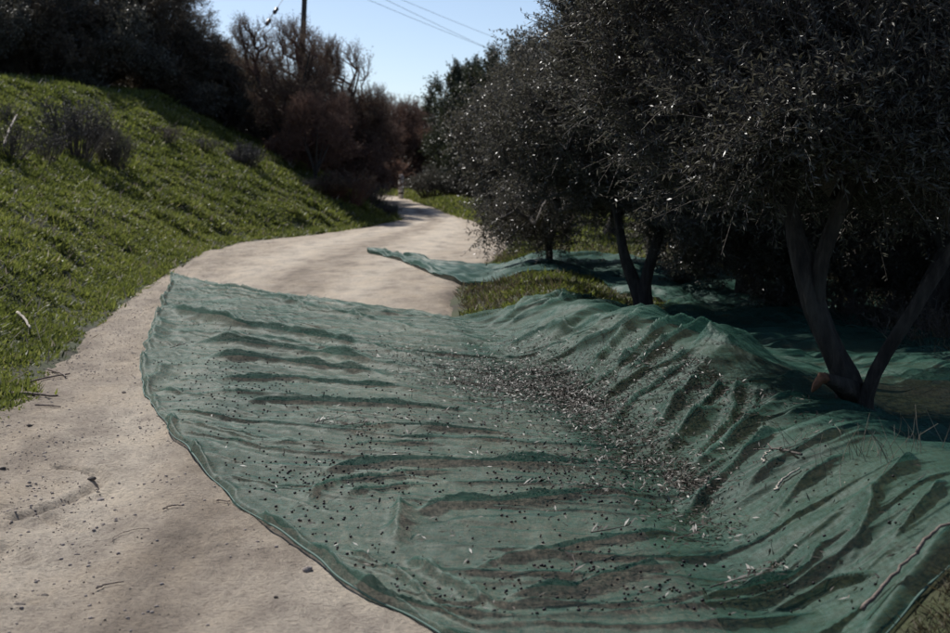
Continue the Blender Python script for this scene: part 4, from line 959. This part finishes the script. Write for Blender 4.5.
stick_at((36, 408), (60, 410), .008, 'stick', 'dark twig on the track under the bank branches', surf, 8)
stick_at((18, 324), (30, 340), .016, 'palestick', 'bleached pale stick lying in the bank grass', lambda x, y: H(x, y) + .09, 9)
stick_at((4, 160), (17, 128), .03, 'palestick', 'bleached broken stalk leaning in the shrub at the photo edge', lambda x, y: H(x, y) + .25, 10)
stick_at((862, 634), (916, 588), .009, 'stick', 'thin pinkish stick lying along the rolled front edge of the net', lambda x, y: neton(x, y) + .03, 11)
stick_at((916, 588), (956, 553), .008, 'stick', 'thin pinkish stick continuing along the front edge towards the photo edge', lambda x, y: neton(x, y) + .03, 12)
stick_at((775, 498), (800, 478), .006, 'palestick', 'pale split twig on the near net hump', neton, 13)
stick_at((763, 480), (772, 462), .005, 'palestick', 'thin pale twig upright on the near net hump', neton, 14)
stick_at((800, 470), (768, 455), .006, 'clod', 'dark twig crossing the pale split twig on the hump', neton, 15)
def stone(pxx, pyy, r, mat, label, seed, name='stone', on=surf, flat=.6):
    g = np.random.default_rng(seed); p = px((pxx, pyy))[0]
    nu_, nv_ = 12, 8; th = np.linspace(0, 2*math.pi, nu_, endpoint=False); ph = np.linspace(.12, math.pi-.12, nv_)
    T, Ph = np.meshgrid(th, ph, indexing='ij'); d = np.stack([np.sin(Ph)*np.cos(T), np.sin(Ph)*np.sin(T), np.cos(Ph)], -1)
    k = unit(5, g); rr = 1 + .25*np.tanh((d@k.T).max(-1)*2 - 1.4) + .10*fbm(d[..., 0]*2 + seed, d[..., 1]*2 + d[..., 2], seed, 2)
    V = (d*rr[..., None]*r*np.array([1, .75 + .3*g.random(), flat])).reshape(-1, 3)
    i = np.arange(nu_)[:, None]; j = np.arange(nv_-1)[None]
    F = np.stack([i*nv_+j, i*nv_+j+1, ((i+1) % nu_)*nv_+j+1, ((i+1) % nu_)*nv_+j], -1).reshape(-1, 4)
    o = link(name, mesh_np(name, V, F, False), M[mat], label=label, category=name)
    z = float(on(np.array([p[0]]), np.array([p[1]]))[0]); o.location = (p[0], p[1], z + r*flat*.35); o.rotation_euler = (0, 0, 6.28*g.random()); return o
stone(308, 575, .020, 'stone', 'pale pebble on the track beside the net edge', 1)
stone(434, 324, .05, 'clod', 'dark clump on the top edge of the net', 2, 'clod')
stone(18, 607, .024, 'clod', 'flat dark clod at the lower left of the track', 3, 'clod', flat=.35)
stone(45, 600, .016, 'clod', 'small dark clod beside the flat clod', 4, 'clod', flat=.4)
stone(92, 481, .020, 'clod', 'dark clod at the head of the scraped rut', 5, 'clod', flat=.5)
stone(22, 516, .014, 'clod', 'small clod at the near end of the scraped rut', 6, 'clod')
stone(124, 391, .018, 'clod', 'small dark clod on the track above the net bulge', 7, 'clod')
stone(30, 428, .017, 'clod', 'brown clod on the track below the bank foot', 8, 'clod')
stone(3, 470, .016, 'clod', 'dark clod cut by the photo edge beside the rut', 9, 'clod')
stone(100, 498, .018, 'stone', 'pale pebble beside the scraped rut', 10)
stone(276, 603, .008, 'clod', 'tiny dark clod on bare sand near the net edge', 12, 'clod')
# fine gravel and crumbs along the wheel track
n = 7000; y = 3.6 + 26*g3.random(n)**1.5; x = XL(y) + .05 + np.abs(g3.normal(size=n))*.85
ok = (x < XR(y) - .2) & (fbm(x*1.6, y*1.2, 151, 3) + .35*g3.normal(size=n) > -.05); P = np.stack([x, y], -1)[ok]
many('gravel', ICO*np.array([.007, .006, .0045]), ICF, P, surf(P[:, 0], P[:, 1]) + .001, M['clod'], 'dark grit and crumbs along the left wheel track', 'gravel', .15, .8)
P = P[g3.permutation(len(P))[:3000]] + .08*g3.normal(size=(3000, 2)) if len(P) > 3000 else P
many('gravel', ICO*np.array([.008, .007, .005]), ICF, P, surf(P[:, 0], P[:, 1]) + .001, M['stone'], 'pale grit along the left wheel track', 'gravel', .25, 1.3)
# dry stalks poking through the net on the hump
def stalks(pxx, pyy, n, h, spread, label, seed):
    g = np.random.default_rng(seed); p = px((pxx, pyy))[0]; z = float(neton(np.array([p[0]]), np.array([p[1]]))[0])
    o = empty('dry_stalk_clump', (p[0], p[1], z - .01), label=label, category='dry grass', group='dry stalks poking through the net')
    for i in range(n):
        b = np.append(g.normal(size=2)*spread, 0); zz = float(neton(np.array([p[0]+b[0]]), np.array([p[1]+b[1]]))[0]) - z; b[2] = zz
        d = np.array([g.normal()*.45, g.normal()*.3, 1.])*h*(.5 + .7*g.random()); m = b + d*.5 + g.normal(size=3)*h*.05; t = b + d + np.array([g.normal(), g.normal(), -.6])*h*.18
        V, F = tube(resample(np.array([b, m, t]), 5), np.linspace(.0016, .0007, 5), 3, 0, 0, False)
        link('stalk', mesh_np('stalk', V, F, False, np.full(len(V), g.random())), M['straw'], o)
stalks(862, 462, 26, .17, .10, 'cluster of pale dry stalks on top of the near net hump', 1)
stalks(900, 462, 16, .16, .10, 'sparser dry stalks right of the main stalk cluster', 2)
stalks(790, 458, 10, .13, .08, 'few dry stalks by the twigs on the net hump', 3)
stalks(668, 490, 7, .16, .05, 'thin dry stalks at the end of the leaf heap', 4)
